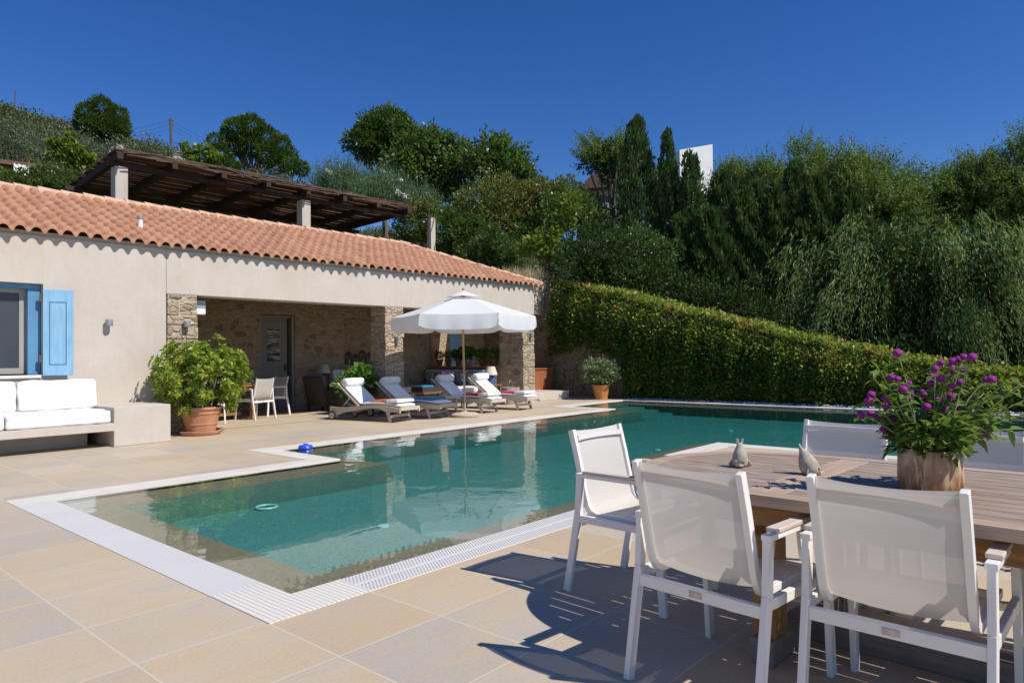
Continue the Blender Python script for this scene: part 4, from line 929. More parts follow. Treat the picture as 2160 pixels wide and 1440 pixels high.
def towel(loc, rz, mt, label, w_=.50, d=.62, name='folded_towel'):
    t = MB(); K = 8; vs = []
    for lay in range(1):
        pass
    o = MB(); 
    for k, (dz, q) in enumerate(((0, 1.0), (.022, .985), (.044, .96))):
        o.box(-w_/2*q, w_/2*q, -d/2*q, d/2*q, dz+.001, dz+.021)
    o = o.build(name, mt, smooth=60, bevel=.009, seg=3); o.location = loc; o.rotation_euler = (R(-2), 0, rz)
    return tag(o, label, 'towel', 'folded towels on the sun loungers')
def roll(loc, rz, label):
    mb = MB(); K = 26; N = 9; vs = []
    prof = [(-.27, .02), (-.268, .07), (-.25, .088), (-.2, .092), (0, .094), (.2, .092), (.25, .088), (.268, .07), (.27, .02)]
    for x, r_ in prof:
        for k in range(K): a = 2*PI*k/K; q = r_*(1+.03*math.cos(3*a)); vs.append((x, q*math.cos(a), q*math.sin(a)*.95))
    fs = [(i*K+k, i*K+(k+1) % K, (i+1)*K+(k+1) % K, (i+1)*K+k) for i in range(len(prof)-1) for k in range(K)]+[tuple(range(K-1, -1, -1)), tuple(range((len(prof)-1)*K, len(prof)*K))]
    o = mb.add(vs, fs).build('rolled_towel', 'towel', smooth=60); o.location = loc; o.rotation_euler = (0, 0, rz)
    return tag(o, label, 'towel', 'rolled white towels on the lounger backrests')
L0 = make_lounger('teak sun lounger at the left of the row with a coral towel')
LP = [((9.02, 11.66, 0), R(10), 'coral_towel', 'left'), ((10.0, 11.62, 0), R(12), 'blue_towel', 'second'), ((11.66, 11.65, 0), R(9), 'red_towel', 'third'), ((12.75, 11.5, 0), R(9), 'pink_towel', 'last')]
lab = ['', 'teak sun lounger with a blue towel, half shaded by the parasol', 'teak sun lounger with a red towel behind the parasol pole', 'teak sun lounger with a pink towel nearest the end pillar']
for i, (lc_, rz, tw, nm) in enumerate(LP):
    if i == 0: L0.location = lc_; L0.rotation_euler = (0, 0, rz)
    else: dup(L0, lc_, rz, lab[i])
    Mx = Matrix.Translation(Vector(lc_)) @ Matrix.Rotation(rz, 4, 'Z')
    towel(Mx @ Vector((0, -.42, .375)), rz, tw, ['coral', 'blue', 'red', 'pink'][i]+' folded towel lying on a white lounger pad')
    towel(Mx @ Vector((0, -.70, .385)), rz, 'towel', 'pale rolled-over towel at the foot of the lounger with the '+['coral', 'blue', 'red', 'pink'][i]+' towel', .54, .30) if tw != 'blue_towel' else None
    roll(Mx @ Vector((0, .58, .78)), rz, 'white rolled towel on the backrest of the lounger with the '+['coral', 'blue', 'red', 'pink'][i]+' towel')

# ================================================================== parasol
um = thing('parasol', 'white canvas parasol with drooping valance and wooden pole on a round stone base', 'parasol', (10.62, 10.62, 0), R(0))
MB().lathe([(.01, 0), (.29, 0), (.31, .02), (.31, .055), (.26, .085), (.08, .1), (.05, .12), (.01, .12)], n=32).build('base', 'basestone', um)
pole = MB().tube([(0, 0, .9), (-.02, .02, 2.62)], .024, 12).build('pole', 'polewood', um)
MB().tube([(.01, 0, .08), (0, 0, .9)], .022, 12).build('pole_foot', simple('silvered_pole', (.42, .38, .33), .6, .1, 5), pole)
UR = 1.55; ZT = 2.62; ZE = 2.14; cv = MB(); NR = 6; ph0 = math.atan2(-fw.y, -fw.x)+PI/6
def rimp(k): a = ph0+2*PI*k/NR; return Vector((UR*math.cos(a), UR*math.sin(a), ZE))
SUB = 8
vs = [(0, 0, ZT)]; 
for k in range(NR):
    a, b = rimp(k), rimp(k+1)
    rows = 6; o = len(cv.v)
    for j in range(rows+1):
        q = .13+(1-.13)*j/rows; A = Vector((0, 0, ZT)).lerp(a, q); B = Vector((0, 0, ZT)).lerp(b, q)
        for i in range(SUB+1): u = i/SUB; p_ = A.lerp(B, u); p_.z -= .045*q*math.sin(PI*u)*(1-.55*q); cv.v.append(tuple(p_))
    for j in range(rows):
        for i in range(SUB): s_ = o+j*(SUB+1)+i; cv.f.append((s_, s_+SUB+1, s_+SUB+2, s_+1))
cano = cv.build('canopy', 'umbrella_sl', um, smooth=50)
vl = MB()
for k in range(NR):
    a, b = rimp(k), rimp(k+1); o = len(vl.v); K = 18
    for i in range(K+1):
        u = i/K; p_ = a.lerp(b, u); p_.z -= .02*math.sin(PI*u); outd = Vector((p_.x, p_.y, 0)).normalized(); fold = .022*math.sin(u*PI*7+k*1.7)*(.4+.6*abs(2*u-1)); cut = .07*(abs(2*u-1)**8)
        vl.v.append(tuple(p_)); vl.v.append(tuple(p_-Vector((0, 0, .15-cut*.5))+outd*(fold*.5+.01))); vl.v.append(tuple(p_-Vector((0, 0, .30-cut))+outd*(fold*1.2)))
    for i in range(K):
        for j in range(2): s_ = o+3*i+j; vl.f.append((s_, s_+1, s_+4, s_+3))
vl.build('valance', 'umbrella_sl', cano, smooth=60)
vn = MB(); o = 0
for k in range(NR):
    a, b = rimp(k), rimp(k+1); q = .26; A = Vector((0, 0, ZT+.055)).lerp(a+Vector((0, 0, .1)), q); B = Vector((0, 0, ZT+.055)).lerp(b+Vector((0, 0, .1)), q)
    Mm = A.lerp(B, .5)+Vector((0, 0, .015)); vn.add([(0, 0, ZT+.09), A, Mm, B], [(0, 1, 2), (0, 2, 3)])
vn.build('vent_cap', 'umbrella_sl', cano, smooth=0)
MB().sphere((0, 0, ZT+.12), .03, n=10, m_=6).build('finial', 'polewood', um)
rb = MB()
for k in range(NR): a = rimp(k); MB().bar((0, 0, ZT-.03), a-Vector((0, 0, .02)), .02, .03).build('rib', 'polewood', um, smooth=0)
for k in range(NR): a = rimp(k)*.5; MB().bar((0, 0, 2.0), (a.x, a.y, (ZT+ZE)/2-.03), .018, .022).build('strut', 'polewood', um, smooth=0)

# ================================================================== big potted shrub (palmate leaves)
def pot_prof(r_, h): return [(.02, 0), (r_*.66, 0), (r_*.7, h*.02), (r_*.78, h*.30), (r_*.81, h*.31), (r_*.815, h*.34), (r_*.8, h*.35), (r_*.92, h*.72), (r_*.96, h*.73), (r_*.97, h*.77), (r_*.95, h*.78), (r_*.98, h*.9), (r_*1.05, h*.91), (r_*1.06, h*.99), (r_*1.02, h), (r_*.94, h*.99), (r_*.92, h*.9), (.02, h*.88)]
ps = thing('potted_umbrella_shrub', 'big green shrub with palmate leaves in a terracotta pot and saucer', 'potted shrub', (5.57, 12.02, 0))
MB().lathe([(.02, 0), (.3, 0), (.33, .03), (.34, .07), (.31, .075), (.28, .04), (.02, .04)], n=36).build('saucer', 'terracotta', ps)
o = MB().lathe(pot_prof(.335, .44), c=(0, 0, .045), n=40).build('pot', 'terracotta', ps)
MB().lathe([(.02, 0), (.3, 0), (.02, .01)], c=(0, 0, .44), n=20).build('soil', 'soil', ps)
M['palmleaf'] = leafmat('palmate_leaf', (.09, .19, .015), (.38, .45, .05), (.60, .53, .10), .38, .3, 1.6, .10, .6)
random.seed(12); tr = MB(); tips = []
def grow(p_, d, L_, r_, lev):
    q = p_+d*L_; m_ = p_.lerp(q, .5)+Vector((random.gauss(0, .02), random.gauss(0, .02), 0)); tr.tube([p_, m_, q], [r_, r_*.85, r_*.7], 6)
    if lev == 0: tips.append(q); return
    for k in range(random.choice((2, 3, 3))):
        dd = (d+Vector((random.gauss(0, .55), random.gauss(0, .5), random.uniform(-.1, .35)))).normalized(); grow(q, dd, L_*random.uniform(.65, .95), r_*.65, lev-1)
for k in range(8):
    a = k*.8+random.uniform(0, .4); grow(Vector((.1*math.cos(a), .1*math.sin(a), .45)), Vector((.55*math.cos(a), .5*math.sin(a), .9)).normalized(), .33, .022, 2)
tr.build('branches', 'branch', ps)
cl = []
for tp_ in tips:
    if tp_.z < 1.95: cl.append(tp_)
lim = lambda p_: (p_.x/.78)**2+(p_.y/.6)**2+((p_.z-1.02)/.64)**2 < 1
extra = []
while len(extra) < 210:
    p_ = Vector((random.uniform(-.85, .85), random.uniform(-.5, .5), random.uniform(.42, 1.66)))
    q = (p_.x/.80)**2+(p_.y/.52)**2+((p_.z-1.03)/.62)**2
    if .38 < q < 1.05+.25*math.sin(p_.x*9+p_.z*7): extra.append(p_)
C_ = []; D_ = []
for p_ in [c for c in cl if lim(c)]+extra:
    for k in range(5):
        c = p_+Vector((random.gauss(0, .05), random.gauss(0, .05), random.gauss(0, .05))); out_ = Vector((p_.x, p_.y, (p_.z-1.0)*.8+.35)).normalized()
        ax = (out_+Vector((random.gauss(0, .3), random.gauss(0, .3), random.gauss(0, .3)))).normalized(); u = ax.orthogonal().normalized(); v = ax.cross(u)
        nl = 8
        for j in range(nl): a = 2*PI*j/nl; C_.append(tuple(c)); D_.append(tuple((u*math.cos(a)+v*math.sin(a)+ax*.15-Vector((0, 0, .2))).normalized()))
C_ = np.array(C_); D_ = np.array(D_); n = len(C_); s_ = rng.uniform(.75, 1.2, n); quads('leaves', leafquads(C_, D_, .095*s_, .034*s_), 'palmleaf', ps)

# round variegated shrub in orange pot by the far pool corner
rs = thing('potted_round_shrub', 'round pale green variegated shrub in an orange clay pot at the far pool corner', 'potted shrub', (16.95, 11.35, 0))
MB().lathe(pot_prof(.25, .42), n=28).build('pot', 'terra_dark', rs)
M['varleaf'] = leafmat('variegated_leaf', (.07, .12, .04), (.22, .27, .12), (.50, .52, .36), .3, .4, 3, .25)
quads('foliage', cloud([((0, 0, .82), .44), ((-.15, .1, .8), .38), ((.15, -.2, .78), .36)], 1500, .055, .035, .7, .8, .1, .4), 'varleaf', rs)
MB().tube([(0, 0, .35), (.02, 0, .6), (-.02, .02, .9)], .03).build('stem', 'bark', rs)
tq = MB().box(-.04, .04, -.09, .09, -.12, .12).build('wall_box', simple('turquoise_plastic', (.03, .35, .42), .4, .05, 3), smooth=0, bevel=.01); tq.location = (17.5, 12.1, 1.08); tag(tq, 'small turquoise box fixed to the stone wall left of the round shrub', 'wall box')

# ================================================================== inside the portico
it = thing('portico_table', 'oiled teak dining table under the portico behind the big potted shrub', 'table', (7.0, 14.25, 0), R(8))
MB().box(-.75, .75, -.5, .5, .715, .75).build('tabletop', 'teak_warm_h', it, smooth=0, bevel=.008)
MB().box(-.62, .62, -.40, .40, .62, .714).build('apron', 'teak_warm_h', it, smooth=0)
for x in (-.6, .52):
    for y in (-.38, .30): MB().box(x, x+.09, y, y+.09, 0, .62).build('leg', 'teak_warm', it, smooth=0, bevel=.004)
MB().box(-.5, .5, -.03, .03, .1, .16).build('stretcher', 'teak_warm_h', it, smooth=0)
IG = 'white sling chairs round the portico table'
dup(ch0, (7.68, 14.06, 0), R(12), 'white sling chair under the portico with its sunlit back to the pool', IG)
dup(ch0, (8.42, 14.72, 0), R(97), 'grey shaded sling chair on the right side of the portico table', IG)
dup(ch0, (6.55, 13.9, 0), R(-12), 'white sling chair half hidden behind the big potted shrub', IG)
dup(ch0, (7.2, 15.2, 0), R(180), 'white sling chair on the far side of the portico table', IG)
def glassmat():
    k = NB('clear_tableware'); k.p(Base_Color=(.55, .6, .65, 1), Roughness=.1, Alpha=.45); return k.m
M['glassware'] = glassmat()
for k, (x, y) in enumerate(((6.6, 14.1), (6.85, 14.35), (7.05, 14.1), (7.3, 14.45), (6.75, 14.55))):
    t = thing('drinking_glass', ['leftmost', 'second', 'middle', 'rightmost', 'rearmost'][k]+' clear drinking glass on the portico table', 'glass', (x, y, .75), 0, 'glasses on the portico table')
    MB().lathe([(.01, 0), (.03, 0), (.038, .11), (.034, .11), (.027, .01), (.01, .008)], n=14).build('bowl', 'glassware', t)
tag(MB().lathe([(.01, 0), (.09, .005), (.13, .03), (.125, .032), (.08, .01), (.01, .008)], n=22).build('plate', 'white_metal'), 'white plate on the portico table', 'plate').location = (7.5, 14.1, .75)
# dark wicker armchair
ac = thing('wicker_armchair', 'dark wicker armchair with grey cushions at the left of the loungers', 'armchair', (10.0, 14.9, 0), R(-75)); ac.scale = (.86, .86, .92)
MB().box(-.36, .36, -.36, .36, .12, .34).build('seat_base', 'wicker', ac, smooth=0, bevel=.02)
MB().bar((0, -.33, .3), (0, -.52, .92), .7, .08, (0, 1, 0)).build('backrest', 'wicker', ac, smooth=0, bevel=.03)
for s in (-1, 1): MB().box(s*.36-.04, s*.36+.04, -.36, .36, .34, .58).build('arm', 'wicker', ac, smooth=0, bevel=.02)
for s in (-1, 1):
    for y in (-.3, .3): MB().box(s*.32-.03, s*.32+.03, y-.03, y+.03, 0, .12).build('leg', 'wicker', ac, smooth=0)
boxcushion('seat_cushion', -.32, .32, -.28, .36, .34, .47, 'greycush', parent=ac); b_ = boxcushion('back_cushion', -.32, .32, -.36, -.22, .46, .98, 'greycush', tilt=R(16), parent=ac)
# sofas
def sofa(label, x0, x1, y0, y1, backs, cat='sofa'):
    t = thing('sofa', label, cat); MB().box(x0, x1, y0, y1, 0, .28).build('base', 'cushion', t, smooth=0, bevel=.02)
    boxcushion('seat_cushion', x0+.02, x1-.02, y0+.02, y1-.02, .28, .44, parent=t)
    for b_ in backs: boxcushion('back_cushion', *b_, parent=t)
    return t
sofa('white sofa against the back wall behind the leafy potted plant', 11.1, 13.5, 15.5, 16.45, [(11.12, 12.3, 16.15, 16.4, .44, .98), (12.32, 13.48, 16.15, 16.4, .44, .98)])
sofa('white corner sofa under the ledge of flower pots', 13.9, 14.93, 13.5, 16.4, [(14.66, 14.92, 13.55, 14.95, .44, .9), (14.66, 14.92, 14.97, 16.38, .44, .9)])
M['bluepat'] = None
def patmat(nm, a, b, sc):
    k = NB(nm); v = k.co(); n_ = k.n('TexVoronoi', Vector=v, Scale=sc).outputs['Distance']; n2 = k.noise(v, sc*1.3, 2); k.p(Base_Color=k.ramp(k.math('MULTIPLY', n_, n2), [(.17, b), (.21, a)]), Roughness=.9); return k.m
pats = [patmat('blue_floral', (.62, .6, .6), (.06, .08, .24), 14), patmat('grey_damask', (.5, .5, .54), (.14, .16, .25), 18), M['cushion'], patmat('navy_leaf', (.55, .56, .62), (.04, .06, .2), 11), patmat('slate_fern', (.42, .46, .52), (.1, .14, .25), 16), M['blue_frame']]
M['bluepat'] = pats[0]
cnm = ['blue floral', 'grey damask', 'plain white', 'navy leaf patterned', 'slate fern patterned', 'plain blue']
for k in range(6):
    o = pillow(.42, .42, .14, pats[k], 'throw_pillow'); o.location = (14.5-.02*(k % 2), 16.05-k*.44, .64); o.rotation_euler = (R(90), 0, R(90-12+random.uniform(-12, 12)))
    tag(o, cnm[k]+' throw pillow on the corner sofa', 'pillow', 'throw pillows on the corner sofa')
for k in range(3):
    o = pillow(.42, .42, .14, (M['greycush'], M['cushion'], pats[4])[k], 'throw_pillow'); o.location = (11.5+k*.75, 15.98, .62); o.rotation_euler = (R(75), 0, random.uniform(-.2, .2))
    tag(o, ('plain grey', 'plain white', 'dull fern patterned')[k]+' throw pillow on the sofa behind the leafy plant', 'pillow', 'throw pillows on the back sofa')
# pots on the ledge
M['pleaf'] = leafmat('pot_plant_leaf', (.03, .10, .015), (.12, .24, .03), None, .35, .35, 4); M['pleaf2'] = leafmat('geranium_leaf', (.05, .13, .02), (.18, .30, .05), (.5, .35, .1), .35, .4, 4, .06)
pd = [(16.1, 'clay', 'ball', 'small basil ball in a brown pot, leftmost on the ledge'), (15.7, 'clay', 'ball', 'small basil ball in a brown pot, second on the ledge'), (15.25, 'clay', 'loose', 'loose leafy plant in a brown pot beside the metal bucket'),
      (14.83, 'metal', 'tall', 'taller geranium in a grey metal bucket behind the parasol pole'), (14.25, 'clay', 'loose', 'bushy plant in a brown pot right of the parasol pole'), (13.78, 'clay', 'loose', 'broad leafy plant at the lamp end of the ledge')]
for (y, pt, kd, lb) in pd:
    t = thing('potted_plant', lb, 'potted plant', (15.02, y, 1.0), 0, 'potted plants along the portico ledge')
    MB().lathe([(.01, 0), (.075, 0), (.105, .17), (.115, .175), (.115, .2), (.1, .2), (.09, .17), (.01, .17)], n=18).build('pot', 'brown_clay' if pt == 'clay' else 'lampgrey', t)
    cm = {'ball': [((0, 0, .34), .16)], 'loose': [((0, 0, .33), .17), ((.05, -.1, .38), .13), ((-.05, .12, .36), .12)], 'tall': [((0, 0, .38), .18), ((-.05, .15, .46), .15), ((0, -.12, .42), .14)]}[kd]
    quads('foliage', cloud(cm, 2600 if kd == 'ball' else 1500, .03 if kd == 'ball' else .06, .02 if kd == 'ball' else .05, .6, .8, .2, .3), 'pleaf' if kd == 'ball' else 'pleaf2', t)
# table lamps
def tlamp(label, x, y, h0, body):
    st = thing('side_table', label, 'side table', (x, y, 0)); st['label'] = 'small side table under the '+label.split(' with')[0]
    MB().box(-.22, .22, -.22, .22, h0-.04, h0).build('tabletop', 'teak_warm_h', st, smooth=0, bevel=.006)
    for sx in (-.18, .18):
        for sy in (-.18, .18): MB().box(sx-.02, sx+.02, sy-.02, sy+.02, 0, h0-.04).build('leg', 'teak_warm', st, smooth=0)
    t = thing('table_lamp', label, 'table lamp', (x, y, h0), 0, 'table lamps under the portico')
    MB().lathe([(.01, 0), (.09, 0), (.10, .03), (.10, .22), (.05, .26), (.02, .28), (.02, .3), (.01, .3)], n=20).build('base', body, t)
    MB().lathe([(.19, .27), (.115, .50), (.112, .50), (.187, .27)], n=26).build('lamp_shade', 'lampshade', t)
tlamp('blue ceramic table lamp with a cream shade', 14.3, 13.25, .5, 'ceramic_blue'); tlamp('dim brown table lamp with a cream shade beside the wicker armchair', 10.75, 16.05, .62, 'brown_clay')
# niche lanterns
for k in range(4):
    t = thing('lantern', ['tall', 'small', 'house shaped', 'wide'][k]+' dark iron lantern in the wall niche', 'lantern', (12.0+k*.24, 16.66, 1.1), 0, 'lanterns in the stone niche'); h = [.3, .22, .34, .26][k]
    MB().box(-.07, .07, -.07, .07, 0, .02).box(-.07, .07, -.07, .07, h-.02, h).build('plate', 'rustiron', t, smooth=0)
    q = MB()
    for sx in (-.06, .06):
        for sy in (-.06, .06): q.box(sx-.008, sx+.008, sy-.008, sy+.008, .02, h-.02)
    q.build('frame', 'rustiron', t, smooth=0); MB().add([(-.07, -.07, h), (.07, -.07, h), (.07, .07, h), (-.07, .07, h), (0, 0, h+.09)], [(0, 1, 4), (1, 2, 4), (2, 3, 4), (3, 0, 4), (3, 2, 1, 0)]).build('roof', 'rustiron', t, smooth=0)
    MB().lathe([(.01, .02), (.03, .02), (.03, .14), (.01, .14)], n=10).build('candle', 'lampshade', t)
# leafy hydrangea pot behind the loungers
hy = thing('potted_hydrangea', 'broad leaved hydrangea with faded pink bloom behind the white lounger', 'potted plant', (9.8, 13.2, 0))
MB().lathe(pot_prof(.24, .36), n=26).build('pot', 'brown_clay', hy)
M['hydleaf'] = leafmat('hydrangea_leaf', (.06, .15, .03), (.20, .36, .07), None, .4, .35, 2)
cm = cloud([((0, 0, .75), .36), ((.25, -.1, .65), .28), ((-.25, .1, .68), .28), ((.1, .02, .95), .22)], 210, .13, .10, .8, .6, .2, .4); quads('leaves', cm, 'hydleaf', hy)
MB().tube([(0, 0, .3), (0, .02, .8)], .02).build('stem', 'bark', hy)
M['fadedpink'] = simple('faded_pink_bloom', (.60, .32, .2), .9, .3, 40, .5); MB().sphere((.13, -.27, .64), .065, .06, .05).build('bloom', 'fadedpink', hy)
# coffee table with tray, towels, vase
ct = thing('coffee_table', 'low teak coffee table between the loungers and the sofa', 'coffee table', (12.3, 13.5, 0), R(4))
MB().box(-.7, .7, -.4, .4, .36, .40).build('tabletop', 'teak_warm_h', ct, smooth=0, bevel=.006)
for x in (-.62, .55):
    for y in (-.35, .28): MB().box(x, x+.07, y, y+.07, 0, .36).build('leg', 'teak_warm', ct, smooth=0)
ty = thing('wicker_tray', 'dark wicker tray with towels on the coffee table', 'tray', (11.95, 13.35, .4))
MB().box(-.27, .27, -.2, .2, 0, .02).build('base', 'wicker', ty, smooth=0)
MB().box(-.27, .27, -.22, -.2, 0, .14).box(-.27, .27, .2, .22, 0, .14).box(-.29, -.27, -.22, .22, 0, .14).box(.27, .29, -.22, .22, 0, .14).build('side', 'wicker', ty, smooth=0)
o = towel((11.92, 13.35, .43), R(5), 'lilac_towel', 'lilac towel at the bottom of the pile in the wicker tray', .4, .3); o['group'] = 'towels in the wicker tray'
o = towel((11.92, 13.35, .50), R(-4), 'turquoise_towel', 'turquoise towel on top of the pile in the wicker tray', .38, .28); o['group'] = 'towels in the wicker tray'
va = thing('flower_vase', 'dark vase of purple flowers on the coffee table', 'vase', (12.85, 13.6, .4))
MB().lathe([(.01, 0), (.06, 0), (.08, .08), (.05, .16), (.06, .18), (.01, .17)], n=16).build('vase', 'rustiron', va)
quads('leaves', cloud([((0, 0, .28), .12)], 1500, .06, .025, .8, .5, .4, .2), 'gleaf', va)
M['purpleflower'] = leafmat('purple_petal', (.14, .03, .16), (.34, .08, .32), None, .2, .6, 6); quads('blooms', cloud([((0, 0, .38), .14), ((.08, -.05, .42), .08)], 1300, .03, .028, .5, .9, .2, .6), 'purpleflower', va)
# white round stool/pot, basket, side table
wp = MB().lathe([(.01, 0), (.12, 0), (.17, .1), (.185, .22), (.15, .34), (.1, .39), (.01, .4)], n=22).build('round_lantern', 'cushion'); wp.location = (12.35, 12.55, .12); tag(wp, 'round white fabric lantern between the loungers with red and pink towels', 'lantern')
bk_ = thing('wicker_basket', 'pale wicker basket with hoop handle beside the end pillar', 'basket', (14.1, 12.35, 0), R(20))
MB().lathe([(.01, 0), (.26, 0), (.29, .1), (.31, .45), (.29, .45), (.27, .1), (.01, .05)], n=26, sx=1.1, sy=.75).build('body', 'basketm', bk_)
MB().tube([(.12*math.cos(t), 0, .45+.18*math.sin(t)) for t in np.linspace(0, PI, 12)], .012, 6).build('handle', 'basketm', bk_)
stt = thing('teak_side_table', 'small silvered teak table between the two middle loungers', 'side table', (10.82, 11.45, 0), R(8))
MB().box(-.22, .22, -.22, .22, .36, .39).build('tabletop', 'loungewood', stt, smooth=0, bevel=.004)
for sx in (-.18, .18):
    for sy in (-.18, .18): MB().box(sx-.022, sx+.022, sy-.022, sy+.022, 0, .36).build('leg', 'loungewood', stt, smooth=0)
# ================================================================== vegetation
M['l_cypress'] = leafmat('cypress_green', (.018, .05, .016), (.085, .145, .04), None, .16, .55, 1.2, spec=.25)
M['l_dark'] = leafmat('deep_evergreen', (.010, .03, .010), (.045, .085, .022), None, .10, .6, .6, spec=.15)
M['l_acacia'] = leafmat('feathery_green', (.045, .09, .022), (.19, .27, .06), (.25, .29, .08), .3, .5, .7, .15, spec=.25)
M['l_pepper'] = leafmat('pepper_tree_green', (.055, .11, .03), (.31, .40, .13), (.40, .40, .14), .35, .55, .6, .12, spec=.2)
M['l_pine'] = leafmat('pine_needle', (.018, .05, .008), (.085, .15, .018), None, .2, .5, .35)
M['l_broad'] = leafmat('broadleaf_green', (.022, .06, .012), (.105, .18, .03), (.2, .16, .05), .35, .38, .5, .06)
M['l_olive'] = leafmat('olive_grey_green', (.05, .075, .04), (.16, .20, .12), None, .2, .5, .5)
M['l_olean'] = leafmat('oleander_green', (.04, .085, .04), (.15, .24, .12), None, .3, .45, .5)
M['l_lime'] = leafmat('lime_fig_leaf', (.07, .13, .015), (.24, .33, .04), None, .45, .4, .8)
M['l_brown'] = leafmat('bronzed_bush', (.05, .075, .02), (.16, .19, .04), (.28, .20, .06), .3, .45, .5, .25)
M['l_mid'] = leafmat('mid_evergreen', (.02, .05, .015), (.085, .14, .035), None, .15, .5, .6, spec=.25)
M['l_laurel'] = leafmat('laurel_leaf', (.02, .055, .015), (.09, .16, .035), (.16, .24, .05), .2, .35, .8, .12, .45)
M['l_bamboo'] = leafmat('bamboo_green', (.02, .06, .012), (.10, .17, .03), None, .3, .4, .6)
def trunk(t, base, targets, r_=.16, mat='bark'):
    mb = MB(); b = Vector(base); top = sum((Vector(c) for c in targets), Vector((0, 0, 0)))/len(targets); fork = b.lerp(top, .5)
    mb.tube([b-Vector((0, 0, .6)), b.lerp(fork, .5)+Vector((.06, -.05, 0)), fork], [r_*1.2, r_, r_*.8], 8)
    for c in targets[:9]: c = Vector(c); mb.tube([fork, fork.lerp(c, .5)+Vector((0, 0, .15)), c], [r_*.55, r_*.35, r_*.12], 6)
    mb.build('trunk', mat, t)
def tree(name, label, px, base_py, D, blobs, mt, dens=60, L=.16, W=.08, group=None, cat='tree', **kw):
    """blobs: (px, py, radius px) in the photograph, given real depth and thickness at D metres"""
    s = D/FPX; c0 = P(px, base_py, D); zb = min(c0.z, terr(c0.x, c0.y)); base = Vector((c0.x, c0.y, max(zb, c0.z-3))); t = thing(name, label, cat, base, 0, group)
    cl = []; grow_ = kw.pop('grow', 1.0)
    for k, (bx, by, br) in enumerate(blobs):
        br *= grow_; dd = ((k*37) % 11/11-.5)*br*s*1.2
        c = P(bx, by, D+dd)-base; cl.append((tuple(c), br*s))
    up_ = kw.pop('trunkr', .16); tm_ = kw.pop('tmat', 'bark')
    quads('crown', cloud(cl, dens, L, W, **kw), mt, t); trunk(t, (0, 0, 0), [c for c, _ in cl], up_, tm_); return t, cl, base
# upright columns of foliage
def column_tree(name, label, px, top, bot, wpx, D, mt, n=9000, L=.16, W=.045, group=None, taper=.5, up_=1.4, ragged=.15, tuft=1):
    s = D/FPX; a = P(px, bot, D); h = (bot-top)*s; zb = terr(a.x, a.y); base = Vector((a.x, a.y, min(zb, a.z))); hh = (a.z-base.z)+h
    t = thing(name, label, 'tree', base, 0, group); r0 = wpx*s/2
    nt_ = 240; tu = rng.random(nt_)**.9; ta = rng.uniform(0, 6.28, nt_); tj = rng.uniform(.68, 1.22, nt_)
    k = rng.integers(0, nt_, n); u = np.clip(tu[k]+rng.normal(0, .02, n), 0, 1); an = ta[k]+rng.normal(0, .22, n)
    prof = np.minimum(1, (u*hh+.3)/1.2)*np.clip((1-u)**taper*1.25, 0, 1)
    rr = r0*prof*(1+ragged*np.sin(7*an+u*20))*(.72+.3*rng.random(n))*tj[k]
    C = np.stack([rr*np.cos(an), rr*np.sin(an), .1+u*hh*.97*(1+.0*u)+(tj[k]-1)*.5*(u > .8)], 1)
    D_ = unit(np.stack([np.cos(an)*.45, np.sin(an)*.45, np.full(n, up_)], 1)+rdir(n)*.35); sz = rng.uniform(.6, 1.4, n)
    quads('crown', leafquads(C, D_, L*sz, W*sz), mt, t)
    core = MB().tube([(0, 0, -.3), (0, 0, hh*.5), (0, 0, hh*.93)], [.12, .09, .03], 8); core.build('trunk', 'bark', t)
    return t
def feather_tree(name, label, px, top, bot, wpx, D, mt, nf=1500, fl=1.0, droop=.35, K=24, L=.15, W=.05, group=None, shape='dome', lean=0, up_=.9, core=14):
    s = D/FPX; a = P(px, bot, D); h = (bot-top)*s; zb = terr(a.x, a.y); base = Vector((a.x, a.y, min(zb, a.z))); zo = a.z-base.z; t = thing(name, label, 'tree', base, 0, group); r0 = wpx*s/2
    d = rdir(nf); d[:, 2] = np.abs(d[:, 2])*1.0-.35*(rng.random(nf) < .45); q = (.45+.55*rng.random(nf)**.5)*(1+.25*np.sin(d[:, 0]*5+1.3)*np.sin(d[:, 1]*6+2))
    B = np.stack([d[:, 0]*r0*q, d[:, 1]*r0*q, zo+h*.42+d[:, 2]*h*.46*q], 1)
    nb_ = max(14, nf//55); kb = rng.integers(0, nb_, nf); B0_ = B[:nb_].copy(); sp = np.array([1, 1, .9])*r0*.11+.08
    B = B0_[kb]+rng.normal(0, 1, (nf, 3))*sp; dd_ = d[:nb_][kb]
    D_ = unit(dd_*np.array([.7, .7, .4])+unit(B-B0_[kb])*.55+rdir(nf)*.2+np.array([0, 0, up_])*(.7+.6*rng.random(nb_))[kb][:, None])
    ln = fl*rng.uniform(.6, 1.3, nf)
    Q = fronds(B, D_, ln, droop, K, L, W); quads('crown', Q, mt, t)
    if core:
        cc = [(tuple(B[i]*np.array([.8, .8, .97])), r0*.36) for i in range(0, nf, max(1, nf//core))]
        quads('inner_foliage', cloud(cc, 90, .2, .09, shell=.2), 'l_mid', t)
    trunk(t, (0, 0, 0), [tuple(B[i]) for i in range(0, nf, nf//9)], .14); return t

